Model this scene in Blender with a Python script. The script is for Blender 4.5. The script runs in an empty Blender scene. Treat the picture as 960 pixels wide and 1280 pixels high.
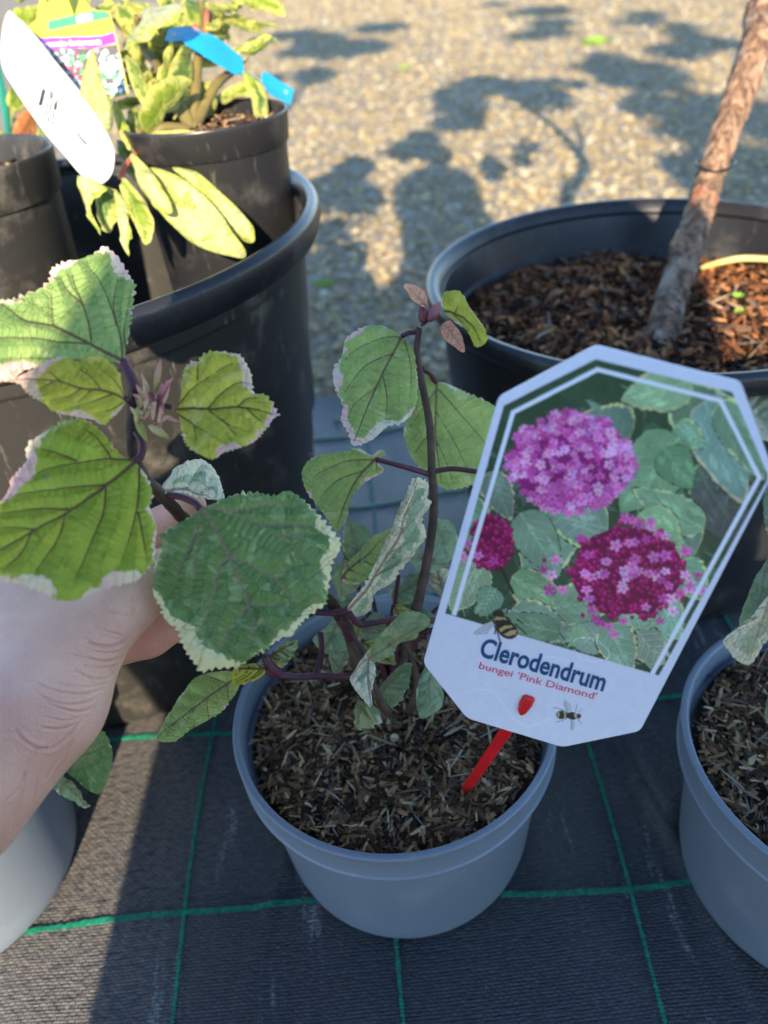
import bpy, math, random
import numpy as np
from mathutils import Vector, Matrix
rng = np.random.default_rng(7)
random.seed(7)
S = bpy.context.scene
COL = S.collection

# ------------------------------------------------------------------ camera
F, PITCH, ROLL, CH = 972.0, 0.648, -0.103, 0.495      # focal in photo pixels, tilt, roll, height
c_, s_ = math.cos(ROLL), math.sin(ROLL)
cam_r = Vector((c_, s_*math.sin(PITCH), s_*math.cos(PITCH)))
cam_u = Vector((-s_, c_*math.sin(PITCH), c_*math.cos(PITCH)))
cam_f = Vector((0, math.cos(PITCH), -math.sin(PITCH)))
cd = bpy.data.cameras.new('camera'); cam = bpy.data.objects.new('camera', cd); COL.objects.link(cam)
cam.matrix_world = Matrix(((cam_r.x, cam_u.x, -cam_f.x, 0), (cam_r.y, cam_u.y, -cam_f.y, 0),
                           (cam_r.z, cam_u.z, -cam_f.z, CH), (0, 0, 0, 1)))
cd.sensor_fit = 'VERTICAL'; cd.sensor_height = 36.0; cd.sensor_width = 27.0
cd.lens = 36.0*F/1280.0
cd.clip_start = 0.01; cd.clip_end = 600
cd.dof.use_dof = True; cd.dof.focus_distance = 0.350; cd.dof.aperture_fstop = 7.0
S.camera = cam

# ------------------------------------------------------------------ world, sun, exposure
SUN_EL, SUN_AZ = math.radians(25), math.radians(4.0)   # light travels towards +Y, a little right
w = bpy.data.worlds.new('World'); S.world = w; w.use_nodes = True
nt = w.node_tree; nt.nodes.clear()
sky = nt.nodes.new('ShaderNodeTexSky'); sky.sky_type = 'NISHITA'; sky.sun_disc = False
sky.sun_elevation = SUN_EL; sky.sun_rotation = math.pi + SUN_AZ; sky.ozone_density = 3.2; sky.dust_density = 0.0; sky.air_density = 1.0
bg = nt.nodes.new('ShaderNodeBackground'); bg.inputs['Strength'].default_value = 0.15
wo = nt.nodes.new('ShaderNodeOutputWorld')
nt.links.new(sky.outputs[0], bg.inputs[0]); nt.links.new(bg.outputs[0], wo.inputs[0])
ld = bpy.data.lights.new('sun', 'SUN'); ld.energy = 3.9; ld.angle = math.radians(0.53); ld.color = (1.0, 0.84, 0.62)
sun = bpy.data.objects.new('sun', ld); COL.objects.link(sun)
travel = Vector((math.sin(SUN_AZ)*math.cos(SUN_EL), math.cos(SUN_AZ)*math.cos(SUN_EL), -math.sin(SUN_EL)))
sun.rotation_euler = travel.to_track_quat('-Z', 'Y').to_euler(); sun.location = (0, -3, 3)
S.view_settings.view_transform = 'Standard'; S.view_settings.look = 'None'
S.view_settings.exposure = 1.98; S.view_settings.gamma = 1.0
S.render.engine = 'CYCLES'; S.cycles.use_denoising = True
S.cycles.max_bounces = 8; S.cycles.transparent_max_bounces = 8

# ------------------------------------------------------------------ pixel -> place helpers
CAMP = np.array([0, 0, CH]); RV, UV_, FV = (np.array(v) for v in (cam_r, cam_u, cam_f))
def ray(x, y):
    x = np.asarray(x, float); y = np.asarray(y, float)
    return FV + ((x-480)/F)[..., None]*RV - ((y-640)/F)[..., None]*UV_
def D(x, y, d): return CAMP + ray(x, y)*d
def Z(x, y, z=0.0):
    r = ray(x, y); return CAMP + r*((z-CH)/r[2])
def crop(pts, ox, oy, s): return [(ox+a/s, oy+b/s) for a, b in pts]
class Plane:
    def __init__(self, p, n):
        self.p = np.asarray(p, float); n = np.asarray(n, float); self.n = n/np.linalg.norm(n)
        if (CAMP-self.p)@self.n < 0: self.n = -self.n
    @staticmethod
    def three(a, b, c):
        A, B, C_ = D(*a), D(*b), D(*c); return Plane(A, np.cross(B-A, C_-A))
    def at(self, x, y, off=0.0):
        r = ray(x, y); t = ((self.p-CAMP)@self.n)/(r@self.n)
        return CAMP + r*t[..., None] + self.n*np.asarray(off)[..., None]

# ------------------------------------------------------------------ object helpers
def tag(o, label=None, cat=None, group=None, kind=None):
    if label: o['label'] = label
    if cat: o['category'] = cat
    if group: o['group'] = group
    if kind: o['kind'] = kind
    return o
def thing(name, label, cat, loc=(0, 0, 0), group=None):
    o = bpy.data.objects.new(name, None); COL.objects.link(o); o.location = loc; o.empty_display_size = .02
    return tag(o, label, cat, group)
def adopt(o, parent):
    if parent is not None:
        o.parent = parent
        L = Vector((0, 0, 0)); p = parent
        while p is not None: L += p.location; p = p.parent
        o.matrix_parent_inverse = Matrix.Identity(4) if parent.type == 'MESH' else Matrix.Translation(-L)
def mesh(name, v, f, mat, parent=None, smooth=True, col=None, attrs=None):
    me = bpy.data.meshes.new(name); v = np.asarray(v, np.float32)
    if isinstance(f, np.ndarray):
        n, k = f.shape
        me.vertices.add(len(v)); me.vertices.foreach_set('co', v.ravel())
        me.loops.add(n*k); me.loops.foreach_set('vertex_index', f.astype(np.int32).ravel())
        me.polygons.add(n); me.polygons.foreach_set('loop_start', np.arange(0, n*k, k, dtype=np.int32))
        me.update(calc_edges=True)
    else:
        me.from_pydata(v.tolist(), [], [list(map(int, q)) for q in f]); me.update()
    me.polygons.foreach_set('use_smooth', np.full(len(me.polygons), smooth, bool))
    if col is not None:
        c = np.ones((len(v), 4), np.float32); c[:, :3] = col
        a = me.attributes.new('Col', 'FLOAT_COLOR', 'POINT'); a.data.foreach_set('color', c.ravel())
    for k_, val in (attrs or {}).items():
        val = np.asarray(val, np.float32)
        if val.ndim == 2:
            a = me.attributes.new(k_, 'FLOAT_VECTOR', 'POINT'); a.data.foreach_set('vector', val.ravel())
        else:
            a = me.attributes.new(k_, 'FLOAT', 'POINT'); a.data.foreach_set('value', val.ravel())
    for m in (mat if isinstance(mat, (list, tuple)) else [mat]): me.materials.append(m)
    o = bpy.data.objects.new(name, me); COL.objects.link(o); adopt(o, parent)
    return o
def catmull(P, n, closed=False):
    P = np.asarray(P, float); m = len(P)
    if closed: idx = np.arange(m); Q = lambda i: P[i % m]; segs = m
    else: Q = lambda i: P[np.clip(i, 0, m-1)]; segs = m-1
    out = []
    for i in range(segs):
        t = np.linspace(0, 1, n, endpoint=False)[:, None]
        a, b, c, d = Q(i-1), Q(i), Q(i+1), Q(i+2)
        out.append(.5*((2*b)+(-a+c)*t+(2*a-5*b+4*c-d)*t*t+(-a+3*b-3*c+d)*t**3))
    if not closed: out.append(P[-1:])
    return np.concatenate(out)
def tube_vf(P, R, sides=10, sub=6, knob=0.0, seed=0):
    P = np.asarray(P, float); R = np.asarray(R, float) if np.ndim(R) else np.full(len(P), R)
    PR = catmull(np.c_[P, R], sub); P, R = PR[:, :3], np.abs(PR[:, 3])
    r2 = np.random.default_rng(seed)
    T = np.gradient(P, axis=0); T /= np.linalg.norm(T, axis=1)[:, None]+1e-9
    up = np.array([.31, .17, .93]); V = []
    for i in range(len(P)):
        a = np.cross(T[i], up); a /= np.linalg.norm(a)+1e-9; b = np.cross(T[i], a)
        th = np.linspace(0, 2*np.pi, sides, endpoint=False)
        rr = R[i]*(1+knob*(r2.random(sides)-.5))
        V.append(P[i]+(np.cos(th)*rr)[:, None]*a+(np.sin(th)*rr)[:, None]*b)
    n = len(P); V = np.concatenate(V+[P[:1], P[-1:]])
    f = []
    for i in range(n-1):
        for j in range(sides):
            k = (j+1) % sides; f.append((i*sides+j, i*sides+k, (i+1)*sides+k, (i+1)*sides+j))
    f = [tuple(q) for q in f]
    a, b = n*sides, n*sides+1
    for j in range(sides):
        k = (j+1) % sides; f.append((a, k, j)); f.append((b, (n-1)*sides+j, (n-1)*sides+k))
    return V, f
def tube(name, P, R, mat, parent=None, **k):
    V, f = tube_vf(P, R, **k); return mesh(name, V, f, mat, parent)
def lathe(name, prof, c, mat, parent=None, seg=96, sub=1):
    prof = np.asarray(prof, float); th = np.linspace(0, 2*np.pi, seg, endpoint=False)
    V = np.stack([c[0]+np.outer(prof[:, 0], np.cos(th)), c[1]+np.outer(prof[:, 0], np.sin(th)),
                  (c[2] if len(c) > 2 else 0)+np.repeat(prof[:, 1:2], seg, 1)], -1).reshape(-1, 3)
    f = []
    for i in range(len(prof)-1):
        for j in range(seg):
            k = (j+1) % seg; f.append((i*seg+j, i*seg+k, (i+1)*seg+k, (i+1)*seg+j))
    o = mesh(name, V, np.array(f), mat, parent)
    md = o.modifiers.new('bevel', 'BEVEL'); md.width = .0012; md.segments = 2; md.limit_method = 'ANGLE'; md.angle_limit = math.radians(25)
    return o
def rotmats(n, r, tilt=1.0):
    yaw = r.uniform(0, 2*np.pi, n); t = r.normal(0, tilt, n); u = r.normal(0, tilt, n)
    cz, sz, cx, sx, cy, sy = np.cos(yaw), np.sin(yaw), np.cos(t), np.sin(t), np.cos(u), np.sin(u)
    o = np.zeros(n); i = np.ones(n)
    Rz = np.stack([cz, -sz, o, sz, cz, o, o, o, i], 1).reshape(n, 3, 3)
    Rx = np.stack([i, o, o, o, cx, -sx, o, sx, cx], 1).reshape(n, 3, 3)
    Ry = np.stack([cy, o, sy, o, i, o, -sy, o, cy], 1).reshape(n, 3, 3)
    return Rz@Rx@Ry
def scatter_vf(bv, bf, pos, R, sc, cols, jitter=0.0, r=None):
    n, m = len(pos), len(bv)
    V = bv[None]*sc[:, None, :]
    if jitter: V = V*(1+jitter*(r.random((n, m, 1))-.5))
    V = np.einsum('nij,nmj->nmi', R, V)+pos[:, None, :]
    Fc = bf[None]+(np.arange(n)*m)[:, None, None]
    C_ = np.repeat(cols, m, 0)
    return V.reshape(-1, 3), Fc.reshape(-1, bf.shape[1]), C_
ICO_V = []; ph = (1+5**.5)/2
for a, b in ((1, ph), (-1, ph), (1, -ph), (-1, -ph)): ICO_V += [(0, a, b), (a, b, 0), (b, 0, a)]
ICO_V = np.array(ICO_V)/np.linalg.norm((1, ph))
def _hull20(V):
    out = []; n = len(V); e = np.min([np.linalg.norm(V[0]-V[i]) for i in range(1, n)])*1.05
    for i in range(n):
        for j in range(i+1, n):
            for k in range(j+1, n):
                if max(np.linalg.norm(V[i]-V[j]), np.linalg.norm(V[j]-V[k]), np.linalg.norm(V[i]-V[k])) < e:
                    q = (i, j, k)
                    if np.dot(np.cross(V[j]-V[i], V[k]-V[i]), V[i]) < 0: q = (i, k, j)
                    out.append(q)
    return np.array(out)
ICO_F = _hull20(ICO_V)
BOX_V = np.array([(x, y, z) for x in (-1, 1) for y in (-1, 1) for z in (-1, 1)], float)/2
BOX_F = np.array([(0, 1, 3, 2), (4, 6, 7, 5), (0, 4, 5, 1), (2, 3, 7, 6), (0, 2, 6, 4), (1, 5, 7, 3)])
# a bark chip: tapered, slightly bent splinter
CHIP_V = np.array([(-.5, -.25, -.1), (-.5, .2, -.1), (-.5, 0, .3), (0, -.5, .1), (0, .5, .1), (0, 0, .62), (.5, -.15, -.12), (.5, .22, -.12), (.5, .05, .2)])
CHIP_F = np.array([(0, 2, 1), (6, 7, 8), (0, 3, 5), (0, 5, 2), (2, 5, 4), (2, 4, 1), (3, 6, 8), (3, 8, 5), (5, 8, 7), (5, 7, 4), (0, 1, 4), (0, 4, 3), (3, 4, 7), (3, 7, 6)])

# ------------------------------------------------------------------ smooth value noise in numpy
def vnoise(x, y, seed=0):
    r = np.random.default_rng(seed).random((64, 64))
    xi, yi = np.floor(x).astype(int), np.floor(y).astype(int); fx, fy = x-xi, y-yi
    fx = fx*fx*(3-2*fx); fy = fy*fy*(3-2*fy)
    g = lambda a, b: r[a % 64, b % 64]
    return (g(xi, yi)*(1-fx)+g(xi+1, yi)*fx)*(1-fy)+(g(xi, yi+1)*(1-fx)+g(xi+1, yi+1)*fx)*fy

# ------------------------------------------------------------------ materials
class N:
    def __init__(self, name):
        self.m = bpy.data.materials.new(name); self.m.use_nodes = True; self.t = self.m.node_tree; self.t.nodes.clear()
        self.out = self.n('ShaderNodeOutputMaterial')
    def n(self, typ, **k):
        nd = self.t.nodes.new(typ)
        for a, b in k.items(): setattr(nd, a, b)
        return nd
    def l(self, a, b): self.t.links.new(a, b)
    def put(self, sock, v):
        if isinstance(v, bpy.types.NodeSocket): self.l(v, sock)
        elif isinstance(v, (tuple, list)) and len(v) == 3 and sock.type == 'RGBA': sock.default_value = (*v, 1)
        else: sock.default_value = v
    def math(self, op, a, b=0.0, clamp=False):
        nd = self.n('ShaderNodeMath', operation=op, use_clamp=clamp); self.put(nd.inputs[0], a); self.put(nd.inputs[1], b); return nd.outputs[0]
    def mix(self, f, a, b, mode='MIX'):
        nd = self.n('ShaderNodeMix', data_type='RGBA', blend_type=mode); self.put(nd.inputs[0], f); self.put(nd.inputs[6], a); self.put(nd.inputs[7], b); return nd.outputs[2]
    def ramp(self, f, a, b, smooth=True):
        nd = self.n('ShaderNodeMapRange', interpolation_type='SMOOTHSTEP' if smooth else 'LINEAR'); self.put(nd.inputs[0], f)
        nd.inputs[1].default_value = a; nd.inputs[2].default_value = b; return nd.outputs[0]
    def noise(self, vec, scale, detail=3, rough=.55, dist=0):
        nd = self.n('ShaderNodeTexNoise'); self.put(nd.inputs['Vector'], vec); nd.inputs['Scale'].default_value = scale
        nd.inputs['Detail'].default_value = detail; nd.inputs['Roughness'].default_value = rough; nd.inputs['Distortion'].default_value = dist
        return nd.outputs[0]
    def vor(self, vec, scale, feature='F1', out='Distance'):
        nd = self.n('ShaderNodeTexVoronoi', feature=feature); self.put(nd.inputs['Vector'], vec); nd.inputs['Scale'].default_value = scale; return nd.outputs[out]
    def attr(self, name, out='Fac'): return self.n('ShaderNodeAttribute', attribute_name=name).outputs[out]
    def obj(self): return self.n('ShaderNodeTexCoord').outputs['Object']
    def mapv(self, vec, scale=(1, 1, 1), rot=(0, 0, 0)):
        nd = self.n('ShaderNodeMapping'); self.put(nd.inputs[0], vec); nd.inputs['Scale'].default_value = scale; nd.inputs['Rotation'].default_value = rot; return nd.outputs[0]
    def bump(self, h, strength=.3, dist=.001, normal=None):
        nd = self.n('ShaderNodeBump'); self.put(nd.inputs['Height'], h); nd.inputs['Strength'].default_value = strength; nd.inputs['Distance'].default_value = dist
        if normal is not None: self.l(normal, nd.inputs['Normal'])
        return nd.outputs[0]
    def bsdf(self, col, rough=.5, spec=.5, normal=None, **k):
        nd = self.n('ShaderNodeBsdfPrincipled'); self.put(nd.inputs['Base Color'], col); self.put(nd.inputs['Roughness'], rough)
        nd.inputs['Specular IOR Level'].default_value = spec
        if normal is not None: self.l(normal, nd.inputs['Normal'])
        for a, b in k.items(): self.put(nd.inputs[a.replace('_', ' ')], b)
        return nd.outputs[0]
    def done(self, sh): self.l(sh, self.out.inputs[0]); return self.m

def plain(name, col, rough=.5, spec=.4, var=.12, scale=40, bump=.15, bscale=120):
    m = N(name); o = m.obj(); nz = m.noise(o, scale)
    c = m.mix(m.ramp(nz, .3, .7), tuple(x*(1-var) for x in col), tuple(min(1, x*(1+var)) for x in col))
    return m.done(m.bsdf(c, rough, spec, m.bump(m.noise(o, bscale, 4), bump, .001)))
def vcol(name, rough=.6, spec=.3, bump=.0, bscale=300, transl=0.0):
    m = N(name); c = m.attr('Col', 'Color'); nrm = m.bump(m.noise(m.obj(), bscale, 3), bump, .001) if bump else None
    sh = m.bsdf(c, rough, spec, nrm)
    if transl:
        t = m.n('ShaderNodeBsdfTranslucent'); m.l(c, t.inputs[0]); x = m.n('ShaderNodeMixShader'); x.inputs[0].default_value = transl
        m.l(sh, x.inputs[1]); m.l(t.outputs[0], x.inputs[2]); sh = x.outputs[0]
    return m.done(sh)
def leaf_mat(name, g1, g2, cream, vein, T=6, A=26, B=14, rough=.42, pale=None, transl=.28, tv=.5, patch=.62, pinkedge=None):
    """attributes: veind (distance to vein / vein width), edged (px to margin), pc (flat leaf position)"""
    m = N(name); pc = m.attr('pc', 'Vector'); ed = m.attr('edged'); vd = m.attr('veind')
    n1 = m.noise(pc, 3.2, 2); n2 = m.noise(pc, 11, 3); n3 = m.noise(pc, 1.7, 2)
    g = m.mix(m.ramp(n3, .35, .65), g1, g2); g = m.mix(m.math('MULTIPLY', m.ramp(m.noise(pc, 7.5, 4, .6), .45, .72), .45), g, tuple(x*.62 for x in g1))
    p = pale or tuple(min(1, a*.75+b*.25) for a, b in zip(g2, cream))
    g = m.mix(m.math('MULTIPLY', m.ramp(m.noise(m.mapv(pc, (1.0, 1.0, 1)), 4.3, 2, .5, .6), patch, patch+.05), .75), g, p)
    # fine net of veinlets between the main veins
    la = m.math('DIVIDE', m.attr('lad'), 8.5); fr_ = m.math('ABSOLUTE', m.math('SUBTRACT', m.math('FRACT', la), .5)); t1 = m.ramp(m.math('SUBTRACT', .5, fr_), .0, .13); t2 = m.ramp(m.vor(pc, 22.0, 'DISTANCE_TO_EDGE'), .0, .09)
    net = m.math('SUBTRACT', 1.0, m.math('MULTIPLY', t1, m.math('ADD', .75, m.math('MULTIPLY', t2, .25))))
    lite = tuple(min(1, x*1.45+.02) for x in g2)
    g = m.mix(m.math('MULTIPLY', net, tv), g, lite)
    e = m.math('ADD', ed, m.math('ADD', m.math('MULTIPLY', m.math('SUBTRACT', n1, .5), -A*2), m.math('MULTIPLY', m.math('SUBTRACT', n2, .5), -B*2)))
    mar = m.math('SUBTRACT', 1.0, m.ramp(e, T-1.2, T+1.6))
    cr = cream if pinkedge is None else m.mix(m.ramp(n3, .4, .62), cream, pinkedge)
    c = m.mix(mar, g, cr)
    vm = m.math('SUBTRACT', 1.0, m.ramp(vd, .45, 1.25))
    c = m.mix(m.math('MULTIPLY', vm, .92), c, vein)
    h = m.math('ADD', m.math('MULTIPLY', net, -.6), m.math('MULTIPLY', n2, .6))
    nb = m.bump(h, .9, .0010)
    sh = m.bsdf(c, m.math('ADD', rough-.08, m.math('MULTIPLY', n2, .22)), .22, nb)
    t = m.n('ShaderNodeBsdfTranslucent'); m.l(m.mix(.25, c, (.75, .85, .25)), t.inputs[0])
    x = m.n('ShaderNodeMixShader'); x.inputs[0].default_value = transl; m.l(sh, x.inputs[1]); m.l(t.outputs[0], x.inputs[2])
    return m.done(x.outputs[0])

VE = (.070, .010, .022)
CREAM, PINK = (.78, .69, .38), (.80, .45, .40)
M = {}
M['leaf_dark'] = leaf_mat('leaf_dark', (.125, .215, .060), (.18, .275, .085), (.82, .72, .36), (.30, .20, .14), T=-1.0, A=8, B=11, tv=.75, patch=.565, pale=(.30, .40, .17))
M['leaf_lime'] = leaf_mat('leaf_lime', (.27, .36, .032), (.37, .44, .042), (.76, .60, .40), VE, T=-1.5, A=9, B=10, tv=.30, patch=.66, pale=(.24, .35, .15), pinkedge=PINK, transl=.36)
M['leaf_lime2'] = leaf_mat('leaf_lime2', (.42, .40, .040), (.56, .49, .050), (.74, .50, .36), VE, T=-1.5, A=9, B=10, tv=.30, patch=.62, pinkedge=PINK, transl=.36)
M['leaf_mid'] = leaf_mat('leaf_mid', (.19, .31, .085), (.27, .38, .11), (.74, .60, .46), VE, T=-1.5, A=9, B=10, tv=.30, patch=.66, pinkedge=PINK, transl=.32)
M['leaf_soft'] = leaf_mat('leaf_soft', (.25, .34, .085), (.34, .42, .11), (.66, .60, .42), (.12, .05, .05), T=-1.0, A=8, B=8, tv=.30, pinkedge=PINK, transl=.30)
M['leaf_pale'] = leaf_mat('leaf_pale', (.24, .35, .23), (.33, .43, .28), (.72, .67, .46), (.30, .18, .14), T=9, A=8, B=9, tv=.4, transl=.22)
M['leaf_low'] = leaf_mat('leaf_low', (.17, .25, .12), (.26, .34, .18), (.62, .58, .38), (.20, .16, .10), T=-1, A=7, B=6, tv=.3, transl=.2)
M['leaf_young'] = leaf_mat('leaf_young', (.46, .15, .06), (.50, .10, .08), (.62, .20, .17), (.16, .02, .04), T=-1, A=4, B=4, tv=.2, transl=.35)
M['leaf_wilt'] = leaf_mat('leaf_wilt', (.30, .30, .16), (.44, .40, .24), (.58, .50, .32), (.3, .2, .12), T=10, A=8, B=8, tv=.4)
M['aucuba_pale'] = leaf_mat('aucuba_pale', (.38, .37, .14), (.46, .44, .22), (.30, .34, .06), (.34, .36, .10), T=2, A=5, B=5, tv=.15, patch=.60, pale=(.22, .28, .035), rough=.35, transl=.3)
M['aucuba_green'] = leaf_mat('aucuba_green', (.05, .11, .022), (.10, .17, .03), (.34, .34, .09), (.18, .22, .05), T=6, A=9, B=6, tv=.25, patch=.55, pale=(.24, .27, .055), rough=.35, transl=.3)
M['aucuba_yellow'] = leaf_mat('aucuba_yellow', (.16, .23, .022), (.24, .29, .032), (.38, .37, .10), (.26, .3, .06), T=5, A=9, B=6, tv=.25, patch=.55, pale=(.10, .16, .025), rough=.35, transl=.3)
M['leaf_brown'] = leaf_mat('leaf_brown', (.30, .09, .03), (.42, .15, .05), (.35, .16, .07), (.2, .06, .03), T=1, A=2, B=2)
M['stem_purple'] = plain('stem_purple', (.060, .015, .026), .5, .35, .35, 60, .3, 200)
M['stem_brown'] = plain('stem_brown', (.055, .032, .022), .6, .3, .4, 90, .6, 260)
M['bud'] = vcol('bud', .45, .4, .3, 400, .3)

# plastics, fabric, soils
def plastic(name, col, rough, dust, dustcol, scale=18, transl=0.0):
    m = N(name); o = m.obj()
    d = m.math('MULTIPLY', m.ramp(m.noise(o, scale, 6, .68), .50, .80), dust)
    sc = m.ramp(m.noise(m.mapv(o, (3, 3, .6)), 60, 4, .6), .60, .74)
    d = m.math('MAXIMUM', d, m.math('MULTIPLY', sc, dust*.7))
    c = m.mix(d, col, dustcol)
    sh = m.bsdf(c, m.math('ADD', rough, m.math('MULTIPLY', d, .3)), .38, m.bump(m.noise(o, 90, 3), .06, .001))
    if transl:
        t = m.n('ShaderNodeBsdfTranslucent'); m.l(c, t.inputs[0]); x = m.n('ShaderNodeMixShader'); x.inputs[0].default_value = transl
        m.l(sh, x.inputs[1]); m.l(t.outputs[0], x.inputs[2]); sh = x.outputs[0]
    return m.done(sh)
M['grey_pot'] = plastic('grey_pot', (.140, .165, .200), .42, .42, (.27, .29, .31))
M['black_pot'] = plastic('black_pot', (.013, .013, .014), .36, .40, (.14, .128, .108))
M['black_pot_dusty'] = plastic('black_pot_dusty', (.024, .023, .021), .42, .60, (.21, .185, .15), 26)
def fabric_mat():
    m = N('woven_fabric'); o = m.obj()
    # tapes: fine ribs across, coarser crossing tapes, broken into dashes
    ribs = m.n('ShaderNodeTexBrick'); m.put(ribs.inputs['Vector'], o)
    ribs.inputs['Color1'].default_value = (1, 1, 1, 1); ribs.inputs['Color2'].default_value = (.55, .55, .55, 1); ribs.inputs['Mortar'].default_value = (0, 0, 0, 1)
    ribs.inputs['Scale'].default_value = 1.0; ribs.inputs['Mortar Size'].default_value = .00042; ribs.inputs['Mortar Smooth'].default_value = .8
    ribs.inputs['Brick Width'].default_value = .0042; ribs.inputs['Row Height'].default_value = .0020; ribs.offset = .5
    b = m.n('ShaderNodeSeparateColor'); m.l(ribs.outputs[0], b.inputs[0]); rb = b.outputs[0]
    cell = m.noise(m.mapv(o, (210, 480, 1)), 1.0, 1)
    dust = m.math('MULTIPLY', m.ramp(m.noise(m.mapv(o, (14, 5, 1)), 1.0, 5, .7), .54, .80), .55)
    streak = m.math('MULTIPLY', m.ramp(m.noise(m.mapv(o, (34, 5.5, 1), (0, 0, -.12)), 1.0, 5, .75), .565, .70), m.ramp(m.noise(m.mapv(o, (260, 480, 1)), 1.0, 2), .40, .60))
    c = m.mix(rb, (.006, .006, .007), m.mix(m.ramp(cell, .35, .65), (.017, .022, .033), (.050, .056, .070)))
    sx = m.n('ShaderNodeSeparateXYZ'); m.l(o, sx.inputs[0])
    sun_dust_side = m.math('MULTIPLY', m.math('SUBTRACT', 1.0, m.ramp(m.math('ADD', sx.outputs[0], m.math('MULTIPLY', m.noise(m.mapv(o, (9, 4, 1)), 1.0, 4), .22)), -.12, .02)), .62)  # left cloth lightened to paint in the sunlit strip, together with brown dust
    dust = m.math('MAXIMUM', dust, m.math('MULTIPLY', sun_dust_side, m.ramp(m.noise(m.mapv(o, (150, 330, 1)), 1.0, 3), .30, .62)))  # loose dust joined with the painted sun strip on the left
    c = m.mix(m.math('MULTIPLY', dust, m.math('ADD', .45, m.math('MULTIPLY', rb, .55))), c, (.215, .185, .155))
    c = m.mix(m.math('MULTIPLY', streak, .75), c, (.34, .34, .34))
    h = m.math('ADD', m.math('MULTIPLY', rb, .8), m.math('MULTIPLY', cell, .9))
    return m.done(m.bsdf(c, m.math('ADD', .34, m.math('MULTIPLY', cell, .2)), .6, m.bump(h, 1.0, .0009)))
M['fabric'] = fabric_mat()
M['thread'] = plain('thread', (.008, .17, .10), .5, .4, .3, 300, .3, 900)
def gravel_mat():
    m = N('gravel_ground'); o = m.obj()
    v = m.vor(o, 75, 'F1', 'Color'); s = m.n('ShaderNodeSeparateColor'); m.l(v, s.inputs[0])
    d = m.vor(o, 75); d2 = m.vor(o, 190)
    c = m.mix(s.outputs[0], (.14, .108, .065), (.29, .235, .155)); c = m.mix(m.ramp(s.outputs[1], .7, .95), c, (.32, .30, .26))
    c = m.mix(m.ramp(m.noise(o, 1.6, 5), .42, .7), c, (.20, .16, .105)); c = m.mix(m.math('MULTIPLY', m.ramp(d, .25, .6), .6), c, (.13, .10, .065))
    g = m.ramp(m.noise(o, 3.1, 4), .72, .78); c = m.mix(m.math('MULTIPLY', g, .5), c, (.10, .15, .03))
    return m.done(m.bsdf(c, .85, .2, m.bump(m.math('ADD', d, m.math('MULTIPLY', d2, .5)), 0.6, .004)))
M['gravel'] = gravel_mat()
M['stones'] = vcol('stones', .75, .3, .3, 200)
M['chips'] = vcol('chips', .8, .12, .5, 500)
M['soil'] = plain('soil', (.022, .014, .009), .9, .2, .6, 120, 1.0, 300)
M['red'] = plain('red_plastic', (.62, .008, .012), .35, .5, .08, 60, .1)
M['white_tag'] = plain('white_tag', (.50, .50, .47), .4, .4, .03, 30, .03)
M['print'] = vcol('print', .42, .35)
M['blue_tape'] = plain('blue_tape', (.006, .24, .50), .3, .5, .12, 40, .1)
M['trunk'] = None

# ================================================================== the setting
def ground():
    R = 250
    g = mesh('gravel_ground', [(-R, -R, -.012), (R, -R, -.012), (R, R, -.012), (-R, R, -.012)], [(0, 1, 2, 3)], M['gravel'])
    tag(g, 'pale sunlit gravel yard ground behind the pots', 'ground', kind='structure')
    n = 52000
    r = np.random.default_rng(3)
    y = .82+9.0*r.random(n)**1.9; x = -.26*y-.15+(.92*y+.42)*r.random(n)
    s = .0035+.0065*r.random(n)**2+.0016*np.maximum(0, y-1.2)*r.random(n)
    sc = np.c_[s*r.uniform(.8, 1.5, n), s*r.uniform(.7, 1.2, n), s*r.uniform(.4, .8, n)]
    pos = np.c_[x, y, -.013+sc[:, 2]*.35]
    pal = np.array([(.46, .36, .18), (.52, .42, .22), (.40, .29, .14), (.54, .45, .27), (.40, .33, .22), (.32, .23, .11), (.62, .54, .36), (.48, .34, .15), (.44, .34, .18)])
    col = pal[r.integers(0, len(pal), n)]*r.uniform(.36, .66, (n, 1))
    V, Fc, C_ = scatter_vf(ICO_V, ICO_F, pos, rotmats(n, r, .3), sc, col, .5, r)
    o = mesh('gravel_stones', V, Fc, M['stones'], None, False, C_)
    tag(o, 'loose pale beige gravel stones scattered over the yard', 'gravel', kind='stuff')
    # a few bright weeds in the gravel
    for q, (px, py, sz) in enumerate([(745, 52, .045), (405, 352, .014), (505, 84, .02)]):
        c = Z(px, py, 0); k = 60; rr = np.random.default_rng(50+q)
        V, f = [], []
        for i in range(k):
            a = rr.uniform(0, 2*np.pi); e = rr.random()**.5*sz; p = c+np.array([np.cos(a)*e*1.6, np.sin(a)*e, -.006])
            t = np.array([np.cos(a+rr.normal(0, .6))*.4, np.sin(a)*.4, .8])*sz*rr.uniform(.35, .8); wv = np.array([-np.sin(a), np.cos(a), 0])*sz*.09
            b = len(V); V += [p-wv, p+wv, p+t*.6+wv*1.3, p+t*.6-wv*1.3, p+t]; f += [(b, b+1, b+2, b+3), (b+3, b+2, b+4)]
        o = mesh('weed', V, f, M['weed']); tag(o, ['wide bright green weed tuft in the far gravel', 'tiny green weed seedling in gravel by the big black pot', 'small green weed in gravel beside leafy shadow'][q], 'weed')
M['weed'] = plain('weed', (.16, .30, .03), .6, .3, .3, 80)
ground()

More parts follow.
